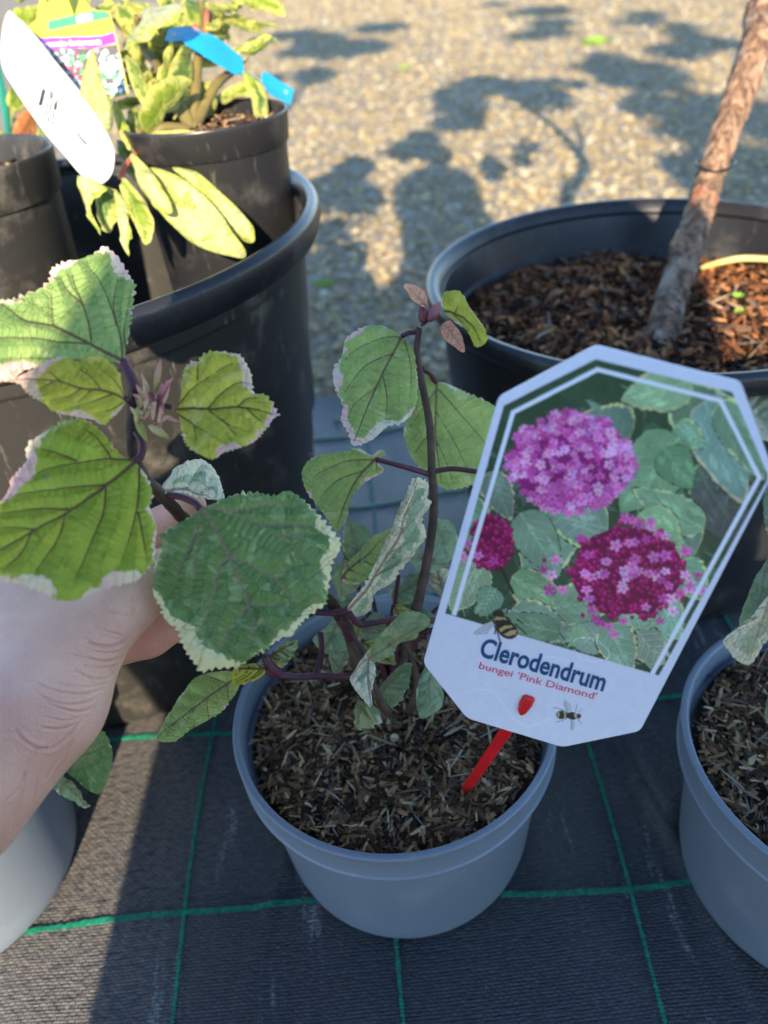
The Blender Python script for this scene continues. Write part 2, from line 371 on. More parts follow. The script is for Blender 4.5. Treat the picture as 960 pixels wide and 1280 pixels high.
GX = [-.151-.1425*2, -.151-.1425, -.151, -.0145, .132, .132+.143, .132+.286, .132+.43]
GY = [-.04, .104, .2445, .385, .528, .672, .815]
def fz(x, y):
    z = .0055*(vnoise(x*7+40, y*4+9, 1)-.5)+.0052*(vnoise(x*20+y*9+5, y*5+3, 2)-.5)+.0012*(vnoise(x*60, y*22, 4)-.5)
    fold = np.exp(-((x+.085-.25*(y-.3))/.006)**2)*.0035*np.clip((y-.16)*8, 0, 1)*np.clip((.42-y)*8, 0, 1)
    fold += np.exp(-((x-.175+.12*(y-.2))/.005)**2)*.0030*np.clip((.45-y)*6, 0, 1)
    return z+fold-.001
def fabric():
    nx, ny = 420, 380
    xs = np.linspace(-.95, .95, nx); ys = np.linspace(-.75, .925, ny)
    X, Y = np.meshgrid(xs, ys); t = np.clip((Y-.85)/.075, 0, 1); Y2 = Y+t*.03*(vnoise(X*5+3, X*0+1, 6)-.5)
    Zz = fz(X, Y2)+t*t*.004
    V = np.stack([X, Y2, Zz], -1).reshape(-1, 3); i = np.arange(nx*ny).reshape(ny, nx)
    f = np.stack([i[:-1, :-1], i[:-1, 1:], i[1:, 1:], i[1:, :-1]], -1).reshape(-1, 4)
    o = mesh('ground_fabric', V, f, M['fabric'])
    tag(o, 'black woven weed control fabric with green grid threads under the pots', 'ground fabric', kind='structure')
    def stitches(pts, wdt, cross):
        # one line of loop stitches following the cloth
        pts = np.asarray(pts); T = np.gradient(pts, axis=0); T /= np.linalg.norm(T, axis=1)[:, None]
        Nn = np.c_[-T[:, 1], T[:, 0], T[:, 2]*0]
        n = len(pts); rr = np.random.default_rng(n)
        Rm = np.empty((n, 3, 3)); a = np.where(np.arange(n) % 2, 1, -1)*cross+rr.normal(0, .08, n) if cross < 1 else np.full(n, .95)+rr.normal(0, .1, n)
        d = T*np.cos(a)[:, None]+Nn*np.sin(a)[:, None]; e = np.c_[-d[:, 1], d[:, 0], d[:, 2]*0]
        Rm[:, :, 0] = d; Rm[:, :, 1] = e; Rm[:, :, 2] = (0, 0, 1)
        step = np.linalg.norm(pts[1]-pts[0])
        sc = np.c_[np.full(n, wdt), np.full(n, step*.62), np.full(n, .0011)]*rr.uniform(.85, 1.15, (n, 1))
        return scatter_vf(BOX_V, BOX_F, pts, Rm, sc, np.ones((n, 3)))[:2]
    for k, gx in enumerate(GX):
        ys = np.arange(-.5, .91, .0021); xs = gx+.004*np.sin(ys*6+k)+.0015*np.sin(ys*23+k*2)+(.022 if k == 2 else -.0 if k != 4 else .02)*(ys-.28)
        V, f = stitches(np.c_[xs, ys, fz(xs, ys)+.0008], .0025, 1.2); mesh('green_thread', V, f, M['thread'], o, False)
    for k, gy in enumerate(GY):
        xs = np.arange(-.7, .7, .0019); ys = gy+.006*np.sin(xs*11+k*1.3)+.002*np.sin(xs*31+k)-.018*xs
        V, f = stitches(np.c_[xs, ys, fz(xs, ys)+.0008], .0040, 1.2); mesh('green_thread', V, f, M['thread'], o, False)
fabric()

# ================================================================== pots and compost
GREY_H = .125
def grey_pot(name, c, label, group='grey plastic nursery pots'):
    t = thing(name, label, 'plant pot', (c[0], c[1], .002), group)
    z0 = .002
    wall = [(.0, z0+.004), (.074, z0+.004), (.077, z0), (.0795, z0+.002), (.0815, z0+.012), (.0885, .098), (.0890, .1005), (.0922, .1030)]
    inner = [(.0908, GREY_H-.004), (.0868, .099), (.0785, .012), (0, .012)]
    lathe('pot_wall', wall+[(.0925, .1035), (.0905, .106)]+[(.0862, .102), (.0775, .014), (0, .014)], c, M['grey_pot'], t, 120)
    lathe('pot_rim', [(.0906, .101), (.0918, .1018), (.0935, .1035), (.0953, .1038), (.0957, .1046), (.0945, .1056), (.0947, .1215), (.0960, .1225), (.0960, .1245), (.0950, GREY_H), (.0925, GREY_H), (.0915, .1235), (.0898, .104)], c, M['grey_pot'], t, 120)
    return t
def chips_vf(c, R, z, n, seed, lmin, lmax, wid, pal, dome=.003, spread=.004, tilt=.35, wob=.25):
    r = np.random.default_rng(seed); a = r.uniform(0, 2*np.pi, n); q = np.sqrt(r.random(n))*R
    x, y = q*np.cos(a), q*np.sin(a)
    hz = dome*(1-(q/R)**2)+.006*(vnoise(x*45+9, y*45+seed, seed)-.5)+.004*(vnoise(x*110+5, y*110, seed+1)-.5)
    pos = np.c_[c[0]+x, c[1]+y, z+hz+spread*(r.random(n)-.6)]
    L = lmin+(lmax-lmin)*r.random(n)**1.8
    W = wid*(.55+.9*r.random(n)); sc = np.c_[L, np.minimum(W, L*.6), W*.45]
    col = np.array(pal)[r.choice(len(pal), n)]*r.uniform(.6, 1.25, (n, 1))
    return scatter_vf(CHIP_V, CHIP_F, pos, rotmats(n, r, tilt), sc, col, wob, r)
def bed_vf(c, R, z, seed, dome):
    nr, na = 24, 72; V, f = [], []
    for i in range(nr+1):
        for j in range(na):
            q = R*i/nr; a = 2*np.pi*j/na; x, y = q*np.cos(a), q*np.sin(a)
            V.append((c[0]+x, c[1]+y, z-.002+dome*(1-(q/R)**2)+.006*(float(vnoise(np.array(x*45+9), np.array(y*45+seed), seed))-.5)))
    for i in range(nr):
        for j in range(na): f.append((i*na+j, i*na+(j+1) % na, (i+1)*na+(j+1) % na, (i+1)*na+j))
    return np.array(V), np.array(f)
PAL_FINE = [(0.046, 0.025, 0.014), (0.091, 0.050, 0.026), (0.167, 0.090, 0.042), (0.274, 0.153, 0.071), (0.380, 0.226, 0.112), (0.440, 0.332, 0.177), (0.114, 0.080, 0.064), (0.037, 0.021, 0.013), (0.068, 0.040, 0.021), (0.213, 0.126, 0.064), (0.046, 0.027, 0.015), (0.182, 0.093, 0.042)]
PAL_BARK = [(0.084, 0.033, 0.013), (0.168, 0.062, 0.024), (0.286, 0.106, 0.038), (0.403, 0.162, 0.062), (0.050, 0.023, 0.011), (0.134, 0.056, 0.025), (0.504, 0.237, 0.096), (0.218, 0.125, 0.082), (0.034, 0.016, 0.010)]
def compost(c, R, z, n, seed, label, lm=(.004, .017), wid=.0026, pal=PAL_FINE, dome=.003, extra=None, tilt=.35, spread=.004):
    V, f, C_ = chips_vf(c, R-.003, z, n, seed, lm[0], lm[1], wid, pal, dome, tilt=tilt, spread=spread)
    V2, f2, c2 = chips_vf(c, R-.006, z+.0015, n//55, seed+5, lm[1]*.9, lm[1]*1.6, wid*.55, [(.26, .19, .11), (.34, .26, .16), (.16, .10, .055), (.20, .17, .14)], dome, tilt=.25, spread=.002)
    V3, f3, c3_ = chips_vf(c, R-.004, z, n//5, seed+6, wid*.8, wid*2.4, wid*2.0, [(.02, .013, .009), (.035, .022, .014), (.012, .009, .007)], dome, tilt=.8, spread=.003)
    V, f, C_ = np.concatenate([V, V2, V3]), np.concatenate([f, f2+len(V), f3+len(V)+len(V2)]), np.concatenate([C_, c2, c3_])
    bv, bf = bed_vf(c, R, z, seed, dome)
    tri = np.concatenate([bf[:, [0, 1, 2]], bf[:, [0, 2, 3]]])
    Vv = np.concatenate([V, bv]); Ff = np.concatenate([f, tri+len(V)]); Cc = np.concatenate([C_, np.tile((.016, .010, .007), (len(bv), 1))])
    o = mesh('compost', Vv, Ff, M['chips'], None, False, Cc)
    return tag(o, label, 'compost', 'bark compost in pots', 'stuff')
C1, C2, C0 = (-.006, .299), (.246, .240), (-.316, .298)
grey_pot('nursery_pot', C1, 'grey plastic nursery pot with the pink flower label stuck in its compost')
grey_pot('nursery_pot', C2, 'grey plastic nursery pot in full shade with wilted cream leaves above it')
grey_pot('nursery_pot', C0, 'grey plastic nursery pot catching direct sun below the hand')
compost(C1, .0868, .1095, 7000, 11, 'dark fine bark compost around the labelled shrub')
compost(C2, .0868, .1095, 5500, 12, 'dark fine bark compost under the wilted cream leaves')
compost(C0, .0868, .1095, 1500, 13, 'dark fine bark compost in the sunlit grey pot')

# big black pot with the tree
C3, R3, H3 = (.242, .604), .189, .256
t = thing('tub', 'wide black plastic tub holding the thin leaning tree', 'plant pot', (C3[0], C3[1], 0))
lathe('pot_wall', [(0, .004), (.145, .004), (.150, .001), (.155, .012), (.176, H3-.045), (.1775, H3-.030), (.1790, H3-.012), (.1745, H3-.012), (.1715, H3-.042), (.1685, H3-.0425), (.150, .012), (0, .012)], C3, M['black_pot'], t, 128)
lathe('pot_rim', [(.1755, H3-.016), (.1800, H3-.018), (.1865, H3-.0165), (.1895, H3-.010), (.1892, H3-.003), (.1862, H3), (.1815, H3-.0008), (.1775, H3-.005), (.1752, H3-.010)], C3, M['black_pot'], t, 128)
compost(C3, .1670, H3-.052, 9000, 21, 'coarse brown bark mulch around the leaning tree trunk', (.006, .024), .0052, [tuple(x*.72 for x in p) for p in PAL_BARK], .004, tilt=.5, spread=.012)

# big black pot that holds the two smaller pots
C4, R4, H4 = (-.243, .578), .220, .344
t = thing('tub', 'large deep black plastic tub holding two smaller black pots', 'plant pot', (C4[0], C4[1], 0))
lathe('pot_wall', [(0, .004), (.165, .004), (.171, .001), (.175, .012), (.2055, H4-.036), (.2075, H4-.034), (.2095, H4-.014), (.2045, H4-.014), (.200, H4-.040), (.170, .012), (0, .012)], C4, M['black_pot_dusty'], t, 128)
lathe('pot_rim', [(.2055, H4-.018), (.2100, H4-.024), (.2165, H4-.0225), (.2200, H4-.012), (.2195, H4-.004), (.2160, H4), (.2115, H4-.0008), (.2075, H4-.006)], C4, M['black_pot'], t, 128)
compost(C4, .188, .150, 1500, 22, 'dark leaf litter on the bottom inside the large tub', (.008, .03), .006, PAL_BARK, .004, tilt=.5)
def black_pot(c, R, z0, z1, lip, label, mat):
    t = thing('nursery_pot', label, 'plant pot', (c[0], c[1], z0), 'small black pots inside the large tub')
    lathe('pot_wall', [(0, z0+.004), (R*.76, z0+.004), (R*.78, z0), (R*.80, z0+.01), (R*.93, z1-lip-.002), (R*.945, z1-lip+.004), (R*.90, z1-lip+.004), (R*.77, z0+.01), (0, z0+.01)], c, mat, t, 96)
    lathe('pot_rim', [(R*.93, z1-lip+.001), (R*.965, z1-lip), (R*.995, z1-.004), (R, z1-.001), (R*.985, z1), (R*.965, z1-.001), (R*.955, z1-.006), (R*.925, z1-lip+.003)], c, mat, t, 96)
    return t
C5, C6 = (-.099, .625), (-.288, .615)
black_pot(C5, .060, .153, .395, .021, 'small black pot with blue tape hanging over its rim', M['black_pot'])
black_pot(C6, .076, .153, .386, .030, 'dusty small black pot with green cane and brown leaf', M['black_pot_dusty'])
compost(C5, .0545, .383, 900, 23, 'dark compost beneath the pale variegated laurel', (.004, .014), .003)
compost(C6, .069, .366, 1000, 24, 'dark compost with moss in the dusty small pot', (.004, .014), .003)

# ================================================================== leaves
def seg_dist(Q, A, B):
    """distance of every point Q to every segment A-B -> (n,m), and the parameter"""
    d = B-A; L = (d*d).sum(1)+1e-9
    t = np.clip(((Q[:, None, :]-A[None])*d[None]).sum(2)/L[None], 0, 1)
    P = A[None]+t[..., None]*d[None]
    return np.sqrt(((Q[:, None, :]-P)**2).sum(2)), t
def leaf(parent, mat, outline, plane, veins, teeth=(4.0, 9.0), res=1.0, fold=.0, droop=.0, bulge=.0011, wave=.0015, center=None, seed=0, vw=1.0, name='leaf', autoveins=False, cream=()):
    """outline and veins are flat traced shapes (photo pixels) laid on the leaf's own plane; fold/droop/bulge give relief in metres"""
    r = np.random.default_rng(seed+100)
    O = catmull(outline, 14, True).astype(np.float32)
    seg = np.linalg.norm(np.roll(O, -1, 0)-O, axis=1); Ltot = seg.sum()
    n = int(np.clip(Ltot/1.5*res, 60, 620)); s = np.r_[0, np.cumsum(seg)]; Oc = np.r_[O, O[:1]]
    u = np.linspace(0, Ltot, n, endpoint=False)
    B = np.c_[np.interp(u, s, Oc[:, 0]), np.interp(u, s, Oc[:, 1])]
    base = np.array(veins[0][0], float); tip = np.array(veins[0][-1], float)
    if teeth:
        amp, per = teeth
        T = np.roll(B, -1, 0)-np.roll(B, 1, 0); T /= np.linalg.norm(T, axis=1)[:, None]+1e-9; Nn = np.c_[T[:, 1], -T[:, 0]]
        area = np.sum(B[:, 0]*np.roll(B[:, 1], -1)-np.roll(B[:, 0], -1)*B[:, 1])
        if area < 0: Nn = -Nn
        ph_ = u/per+1.4*vnoise(u/per*.37, u*0+seed, 5); fr = ph_-np.floor(ph_)
        k = np.floor(ph_).astype(int) % 97; am = (r.random(97)**1.5*1.7+.12)[k]
        saw = np.where(fr < .62, fr/.62, (1-fr)/.38)-.5
        nb = np.clip((np.linalg.norm(B-base, axis=1)-14)/20, 0, 1)
        B = B+Nn*(amp*am*saw*nb)[:, None]
    ctr = np.array(center, float) if center else base*.45+B.mean(0)*.55
    m = max(5, int(n/8.5)); rings = (np.arange(1, m+1)/m)
    P = ctr+(B-ctr)[None]*rings[:, None, None]; P = np.r_[ctr[None], P.reshape(-1, 2)].astype(np.float32)
    i = np.arange(n); f = [np.c_[np.zeros(n, int), 1+i, 1+(i+1) % n, 1+(i+1) % n]]
    tris = np.c_[np.zeros(n, int), 1+i, 1+(i+1) % n]; quads = []
    for k in range(m-1):
        a = 1+k*n+i; b = 1+k*n+(i+1) % n; quads.append(np.c_[a, a+n, b+n]); quads.append(np.c_[a, b+n, b])
    faces = np.concatenate([tris]+quads)
    # veins
    if autoveins:
        veins = list(veins); mid = catmull(veins[0], 10); ax = tip-base; L = np.linalg.norm(ax); ax /= L; nx = np.array([-ax[1], ax[0]])
        for q in (.06, .22, .40, .58, .75):
            p0 = mid[int(q*(len(mid)-1))]
            for sg in (-1, 1):
                ln = L*(.55-.25*q)
                veins.append([p0, p0+ax*ln*.35+nx*sg*ln*.5, p0+ax*ln*.85+nx*sg*ln*.80])
    lad = np.zeros(len(P), np.float32)
    vd = np.full(len(P), 1e6, np.float32); vpx = np.full(len(P), 1e6, np.float32)
    Lm = np.linalg.norm(tip-base)
    for q, v in enumerate(veins):
        pl = catmull(v, 6).astype(np.float32); A_, B_ = pl[:-1], pl[1:]
        d, tt = seg_dist(P, A_, B_); j = d.argmin(1); dd = d[np.arange(len(P)), j]
        frac = (j+tt[np.arange(len(P)), j])/len(A_)
        w0 = (2.9, 1.0) if q == 0 else (1.8, .7)
        wd = (w0[0]*(1-frac)+w0[1]*frac)*vw
        lad = np.where(dd < vpx, frac*np.linalg.norm(np.diff(pl, axis=0), axis=1).sum()+q*3.7, lad); vd = np.minimum(vd, dd/wd); vpx = np.minimum(vpx, dd)
        if q == 0: dm = dd
    Bf = B.astype(np.float32); ed = np.empty(len(P), np.float32)
    for a in range(0, len(P), 4000):
        d, _ = seg_dist(P[a:a+4000], Bf, np.roll(Bf, -1, 0)); ed[a:a+4000] = d.min(1)
    em = ed.copy()
    for (x_, y_, r_) in cream: em = em-r_*1.12*np.exp(-(((P[:, 0]-x_)**2+(P[:, 1]-y_)**2)/(r_*1.5)**2))
    # relief
    sz = math.sqrt(np.ptp(B[:, 0])*np.ptp(B[:, 1]))
    bl = np.linalg.norm(P-base, axis=1)/(Lm+1e-6)
    h = bulge*.30*np.abs(np.sin(np.pi*lad/8.5))*np.clip(vpx/6, 0, 1)*np.clip(ed/8, 0, 1)+bulge*(1-np.exp(-(vpx/(sz*.035+2))**2))*np.clip(ed/(sz*.05), 0, 1)
    h = h+fold*(dm/sz)-droop*bl**2
    h = h+wave*(vnoise(P[:, 0]/sz*5+seed, P[:, 1]/sz*5, seed+3)-.5)*(1.0-.5*np.clip(ed/(sz*.2), 0, 1))*2
    h = h+bulge*.35*(vnoise(P[:, 0]/sz*22, P[:, 1]/sz*22+seed, seed+9)-.5)
    V = plane.at(P[:, 0], P[:, 1], h)
    return mesh(name, V, faces, mat, parent, True, None, {'veind': vd, 'edged': em, 'lad': lad+5*vnoise(P[:, 0]/9, P[:, 1]/9, seed+2)+2*vnoise(P[:, 0]/3.5, P[:, 1]/3.5, seed+4), 'pc': np.c_[P/100.0+seed*.37, np.full(len(P), seed*1.3)]})
P3 = Plane.three

# ---- the shrub in the middle pot
shrub = thing('variegated_shrub', 'variegated shrub with cream edged leaves, its purple branch held by the hand', 'shrub', (C1[0], C1[1], .11))
def c3(p): return crop(p, 0, 300, 5.3333)
def c5(p): return crop(p, 0, 510, 4.571)
def c4(p): return crop(p, 140, 430, 4.364)
def c6(p): return crop(p, 180, 580, 3.692)
def c7(p): return crop(p, 360, 330, 2.17)
def c8(p): return crop(p, 300, 700, 3.692)
# held branch
leaf(shrub, M['leaf_mid'], c3([(815, 810), (840, 720), (870, 560), (905, 320), (890, 270), (840, 180), (790, 105), (735, 50), (690, 30), (650, 65), (560, 110), (500, 125), (440, 130), (370, 165), (340, 190), (335, 250), (270, 310), (180, 335), (100, 365), (0, 372), (-150, 420), (-260, 560), (-230, 760), (-100, 880), (60, 915), (150, 850), (300, 840), (500, 850), (700, 850), (790, 830)]),
     P3((154, 452, .283), (0, 420, .262), (130, 305, .298)),
     [c3(v) for v in ([(820, 820), (600, 690), (370, 570), (180, 520), (0, 390), (-150, 450)], [(600, 690), (400, 670), (200, 650), (0, 630), (-150, 650)], [(610, 670), (590, 540), (545, 400), (510, 320), (480, 220)], [(812, 800), (800, 640), (740, 430), (660, 260), (600, 190), (580, 130)], [(838, 740), (825, 620), (850, 480), (880, 330)], [(780, 830), (500, 800), (150, 775), (0, 770)], [(370, 570), (350, 500), (345, 300)], [(780, 560), (760, 420), (790, 250)], [(560, 430), (450, 330), (400, 230)])],
     seed=1, bulge=.0013, cream=[(68, 336, 9), (85, 328, 7), (146, 335, 13), (0, 398, 15), (5, 466, 20), (130, 310, 6)], center=c3([(480, 560)])[0], droop=.003, vw=.9)
leaf(shrub, M['leaf_lime2'], c3([(850, 1062), (820, 980), (800, 880), (750, 800), (690, 760), (640, 755), (600, 750), (552, 762), (540, 800), (500, 800), (470, 770), (410, 760), (330, 790), (260, 830), (180, 880), (90, 925), (30, 935), (130, 960), (170, 1010), (230, 1050), (310, 1090), (350, 1130), (450, 1160), (540, 1180), (630, 1190), (660, 1215), (710, 1225), (740, 1190), (790, 1150), (830, 1095)]),
     P3((159, 499, .276), (8, 475, .255), (120, 442, .272)),
     [c3(v) for v in ([(850, 1060), (680, 1000), (540, 990), (410, 945), (260, 930), (60, 932)], [(680, 1000), (600, 900), (530, 850)], [(840, 1040), (760, 930), (640, 830)], [(740, 1030), (600, 1080), (430, 1130)], [(540, 990), (460, 1040), (330, 1070)], [(410, 945), (340, 880), (300, 860)], [(820, 1080), (760, 1120), (640, 1150)], [(620, 990), (520, 1080)], [(350, 945), (260, 990)])],
     seed=2, bulge=.0014, cream=[(11, 474, 22), (30, 485, 13), (48, 456, 10), (105, 521, 9), (75, 445, 6)], center=c3([(560, 980)])[0], teeth=(2.2, 8), fold=-.006, vw=.8)
leaf(shrub, M['leaf_lime'], c5([(768, 305), (700, 270), (640, 200), (580, 130), (500, 75), (420, 65), (340, 85), (300, 110), (260, 135), (180, 180), (150, 210), (145, 260), (150, 300), (90, 370), (60, 400), (50, 450), (0, 520), (-150, 600), (-300, 750), (-250, 900), (-100, 960), (0, 980), (100, 985), (190, 1025), (250, 1040), (300, 1075), (370, 1090), (430, 1085), (500, 1060), (600, 1030), (700, 1005), (780, 980), (840, 920), (880, 860), (890, 740), (895, 690), (880, 640), (855, 560), (870, 520), (860, 440), (830, 380), (795, 335)]),
     P3((168, 576, .284), (0, 690, .258), (190, 700, .272)),
     [c5(v) for v in ([(770, 310), (610, 440), (390, 590), (200, 690), (0, 800), (-150, 860)], [(770, 300), (620, 290), (420, 320), (260, 350), (180, 390)], [(610, 440), (450, 450), (270, 470), (80, 490)], [(390, 575), (200, 575), (0, 590)], [(605, 460), (590, 600), (540, 720), (470, 880), (430, 950)], [(370, 610), (340, 720), (270, 830), (200, 920)], [(795, 340), (790, 520), (750, 710), (690, 880)], [(790, 600), (820, 750), (840, 880)], [(640, 290), (560, 180), (480, 120)], [(430, 300), (330, 260), (230, 230)], [(200, 690), (120, 680), (0, 670)], [(180, 700), (120, 820), (20, 900)])],
     seed=3, bulge=.0024, cream=[(33, 575, 15), (22, 600, 17), (52, 722, 17), (70, 700, 9), (140, 724, 12), (166, 720, 10), (5, 724, 8), (45, 550, 8), (112, 742, 7), (188, 640, 6)], center=c5([(560, 560)])[0], droop=.003, teeth=(3.2, 9))
leaf(shrub, M['leaf_lime2'], c4([(345, 345), (375, 290), (385, 200), (400, 140), (440, 105), (472, 112), (480, 90), (530, 70), (600, 72), (660, 85), (700, 95), (740, 140), (760, 180), (770, 250), (780, 270), (830, 275), (870, 310), (900, 360), (912, 385), (880, 410), (860, 450), (820, 500), (770, 550), (720, 580), (650, 610), (600, 630), (555, 655), (500, 645), (440, 600), (400, 550), (380, 480), (370, 420), (360, 370)]),
     P3((216, 508, .283), (348, 518, .290), (270, 447, .300)),
     [c4(v) for v in ([(320, 345), (520, 350), (690, 350), (790, 358), (880, 380)], [(345, 335), (440, 260), (530, 195), (620, 145), (690, 135)], [(520, 350), (590, 280), (680, 225), (750, 220)], [(465, 215), (470, 120)], [(530, 360), (620, 440), (740, 490)], [(350, 365), (450, 450), (570, 540), (640, 590)], [(690, 345), (740, 300), (810, 300)], [(740, 360), (790, 410), (820, 440)], [(450, 460), (460, 560)], [(600, 420), (680, 520)])],
     seed=4, bulge=.0014, cream=[(309, 467, 12), (315, 482, 8), (341, 519, 9), (282, 573, 10), (319, 549, 8), (240, 455, 6)], center=c4([(580, 360)])[0], fold=.006, teeth=(3.2, 7), vw=.8)
leaf(shrub, M['leaf_dark'], c6([(262, 205), (330, 182), (400, 150), (500, 130), (600, 145), (660, 122), (720, 150), (780, 205), (850, 280), (905, 350), (900, 400), (870, 450), (860, 520), (850, 580), (840, 640), (800, 670), (760, 700), (710, 750), (680, 790), (620, 810), (560, 860), (510, 880), (440, 930), (380, 940), (300, 945), (265, 962), (230, 920), (200, 880), (170, 820), (150, 760), (120, 740), (85, 700), (70, 650), (40, 600), (38, 530), (45, 470), (70, 400), (85, 320), (130, 290), (200, 250), (246, 222)]),
     P3((252, 635, .297), (250, 838, .281), (422, 680, .298)),
     [c6(v) for v in ([(262, 200), (330, 300), (390, 425), (440, 540), (490, 680), (510, 740), (480, 840)], [(270, 195), (420, 230), (580, 300), (700, 390), (810, 500)], [(395, 430), (500, 470), (610, 540), (700, 640), (720, 710)], [(255, 220), (245, 400), (220, 560), (210, 680)], [(390, 440), (350, 470), (320, 600), (280, 720), (250, 800)], [(560, 280), (700, 275), (820, 290)], [(640, 330), (740, 315), (800, 320)], [(430, 215), (560, 185), (700, 200)], [(250, 300), (180, 450), (120, 600)], [(470, 660), (400, 760), (350, 850)], [(510, 735), (570, 745), (620, 800)], [(600, 540), (660, 480), (720, 460)], [(480, 640), (560, 650), (650, 640)])],
     seed=5, bulge=.0022, cream=[(405, 658, 11), (412, 705, 14), (386, 767, 12), (247, 812, 22), (231, 790, 11), (268, 832, 11), (197, 750, 8), (355, 797, 9), (420, 680, 8), (208, 772, 8), (320, 830, 6)], center=c6([(430, 480)])[0], teeth=(5.0, 9.0), droop=.002)
leaf(shrub, M['leaf_pale'], c4([(270, 782), (310, 740), (320, 715), (350, 710), (420, 695), (480, 695), (520, 720), (570, 770), (600, 820), (612, 850), (570, 862), (500, 858), (430, 840), (360, 822), (290, 815)]),
     P3((203, 611, .303), (280, 625, .318), (240, 590, .325)), [c4([(270, 795), (400, 805), (500, 838), (605, 857)]), c4([(400, 800), (440, 740), (470, 710)]), c4([(480, 830), (520, 770), (530, 740)])], seed=6, teeth=(1.5, 8), fold=.01, vw=.7)
# its stem, petioles and bud cluster
def pt(*a): return [D(x, y, d) for x, y, d in a]
tube('stem', pt((166, 480, .287), (164, 520, .290), (165, 560, .293), (176, 590, .296), (197, 614, .301), (218, 636, .309), (232, 650, .316), (290, 690, .335), (360, 725, .365), (405, 745, .385), (428, 775, .40), (440, 800, .405), (452, 845, .412), (466, 880, .418)),
     [.0017, .0018, .0020, .0021, .0023, .0025, .0026, .0027, .0028, .0030, .0033, .0034, .0036, .0038], M['stem_brown'], shrub, knob=.18)
for pts, rr in ([[(154, 452, .283), (164, 472, .282), (169, 490, .283), (166, 505, .288)], .0019], [[(159, 499, .276), (163, 502, .281), (165, 510, .288)], .0012], [[(214, 508, .283), (196, 507, .283), (176, 512, .287), (166, 516, .290)], .0011],
                [[(168, 577, .284), (176, 570, .286), (178, 555, .288), (170, 540, .290)], .0014], [[(250, 636, .297), (244, 629, .298), (226, 621, .301), (207, 619, .303)], .0014], [[(203, 611, .303), (200, 615, .303)], .0009]):
    tube('petiole', pt(*pts), rr, M['stem_purple'], shrub)
def bract(px, py, ang, L, wd, d, col, tipcol, seed):
    n, m = 10, 7; r = np.random.default_rng(seed); a = math.radians(ang); dx = np.array([math.cos(a), -math.sin(a)]); nx = np.array([dx[1], -dx[0]])
    V, C_ = [], []
    for i in range(n+1):
        q = i/n; hw = wd*math.sin(math.pi*min(1, q*.93+.07))**.8*(1-.25*q)
        for j in range(m):
            b = 2*math.pi*j/m
            p = np.array([px, py])+dx*L*q+nx*hw*math.cos(b); dep = d+(hw/972*d)*.55*math.sin(b)-.003*q*(1-q)
            V.append(D(p[0], p[1], dep)); C_.append(np.array(col)*(1-q)+np.array(tipcol)*q)
    f = [(i*m+j, i*m+(j+1) % m, (i+1)*m+(j+1) % m, (i+1)*m+j) for i in range(n) for j in range(m)]
    return V, f, C_
def bracts(name, lst, parent):
    for q, (x, y, ang, L, wd, d, c0, c1) in enumerate(lst):
        V, f, C_ = bract(x, y, ang, L, wd, d, c0, c1, q)
        mesh(name, V, f, M['bud'], parent, True, np.array(C_))
GRN, PK, CRM, MAG = (.34, .30, .06), (.62, .24, .20), (.60, .44, .20), (.20, .015, .05)
bl = [(194, 487, 78, 34, 8, .280, GRN, PK), (198, 492, 55, 28, 5, .279, PK, PK), (186, 490, 110, 26, 5, .279, CRM, PK), (181, 498, 120, 24, 5, .281, CRM, PK), (196, 504, 70, 30, 6, .277, MAG, PK), (201, 509, 62, 32, 6, .278, CRM, PK),
      (184, 505, 95, 30, 5, .278, PK, CRM), (190, 520, 75, 26, 6, .275, CRM, GRN), (178, 524, 60, 24, 8, .276, GRN, CRM), (170, 528, 80, 22, 7, .279, CRM, GRN), (192, 528, 25, 24, 7, .276, CRM, PK), (200, 520, 340, 24, 5, .277, GRN, PK), (186, 532, 335, 30, 9, .279, CRM, GRN), (170, 525, 290, 30, 9, .281, GRN, GRN), (176, 522, 140, 18, 6, .280, CRM, CRM), (203, 500, 85, 26, 4, .281, PK, PK), (190, 507, 60, 14, 5, .275, MAG, MAG), (194, 500, 120, 14, 5, .275, MAG, MAG)]
rb_ = random.Random(3)
for k in range(16):
    bl.append((rb_.uniform(174, 202), rb_.uniform(490, 530), rb_.uniform(20, 150) if k < 11 else rb_.uniform(230, 340), rb_.uniform(12, 24), rb_.uniform(3.5, 6), rb_.uniform(.274, .282), rb_.choice([CRM, GRN, MAG, PK]), rb_.choice([PK, PK, CRM])))
bl = [(x, y, a + rb_.uniform(-9, 9), L*rb_.uniform(.9, 1.15), wd*.68, d, c0, c1) for x, y, a, L, wd, d, c0, c1 in bl]
bracts('bud_bract', bl, shrub)

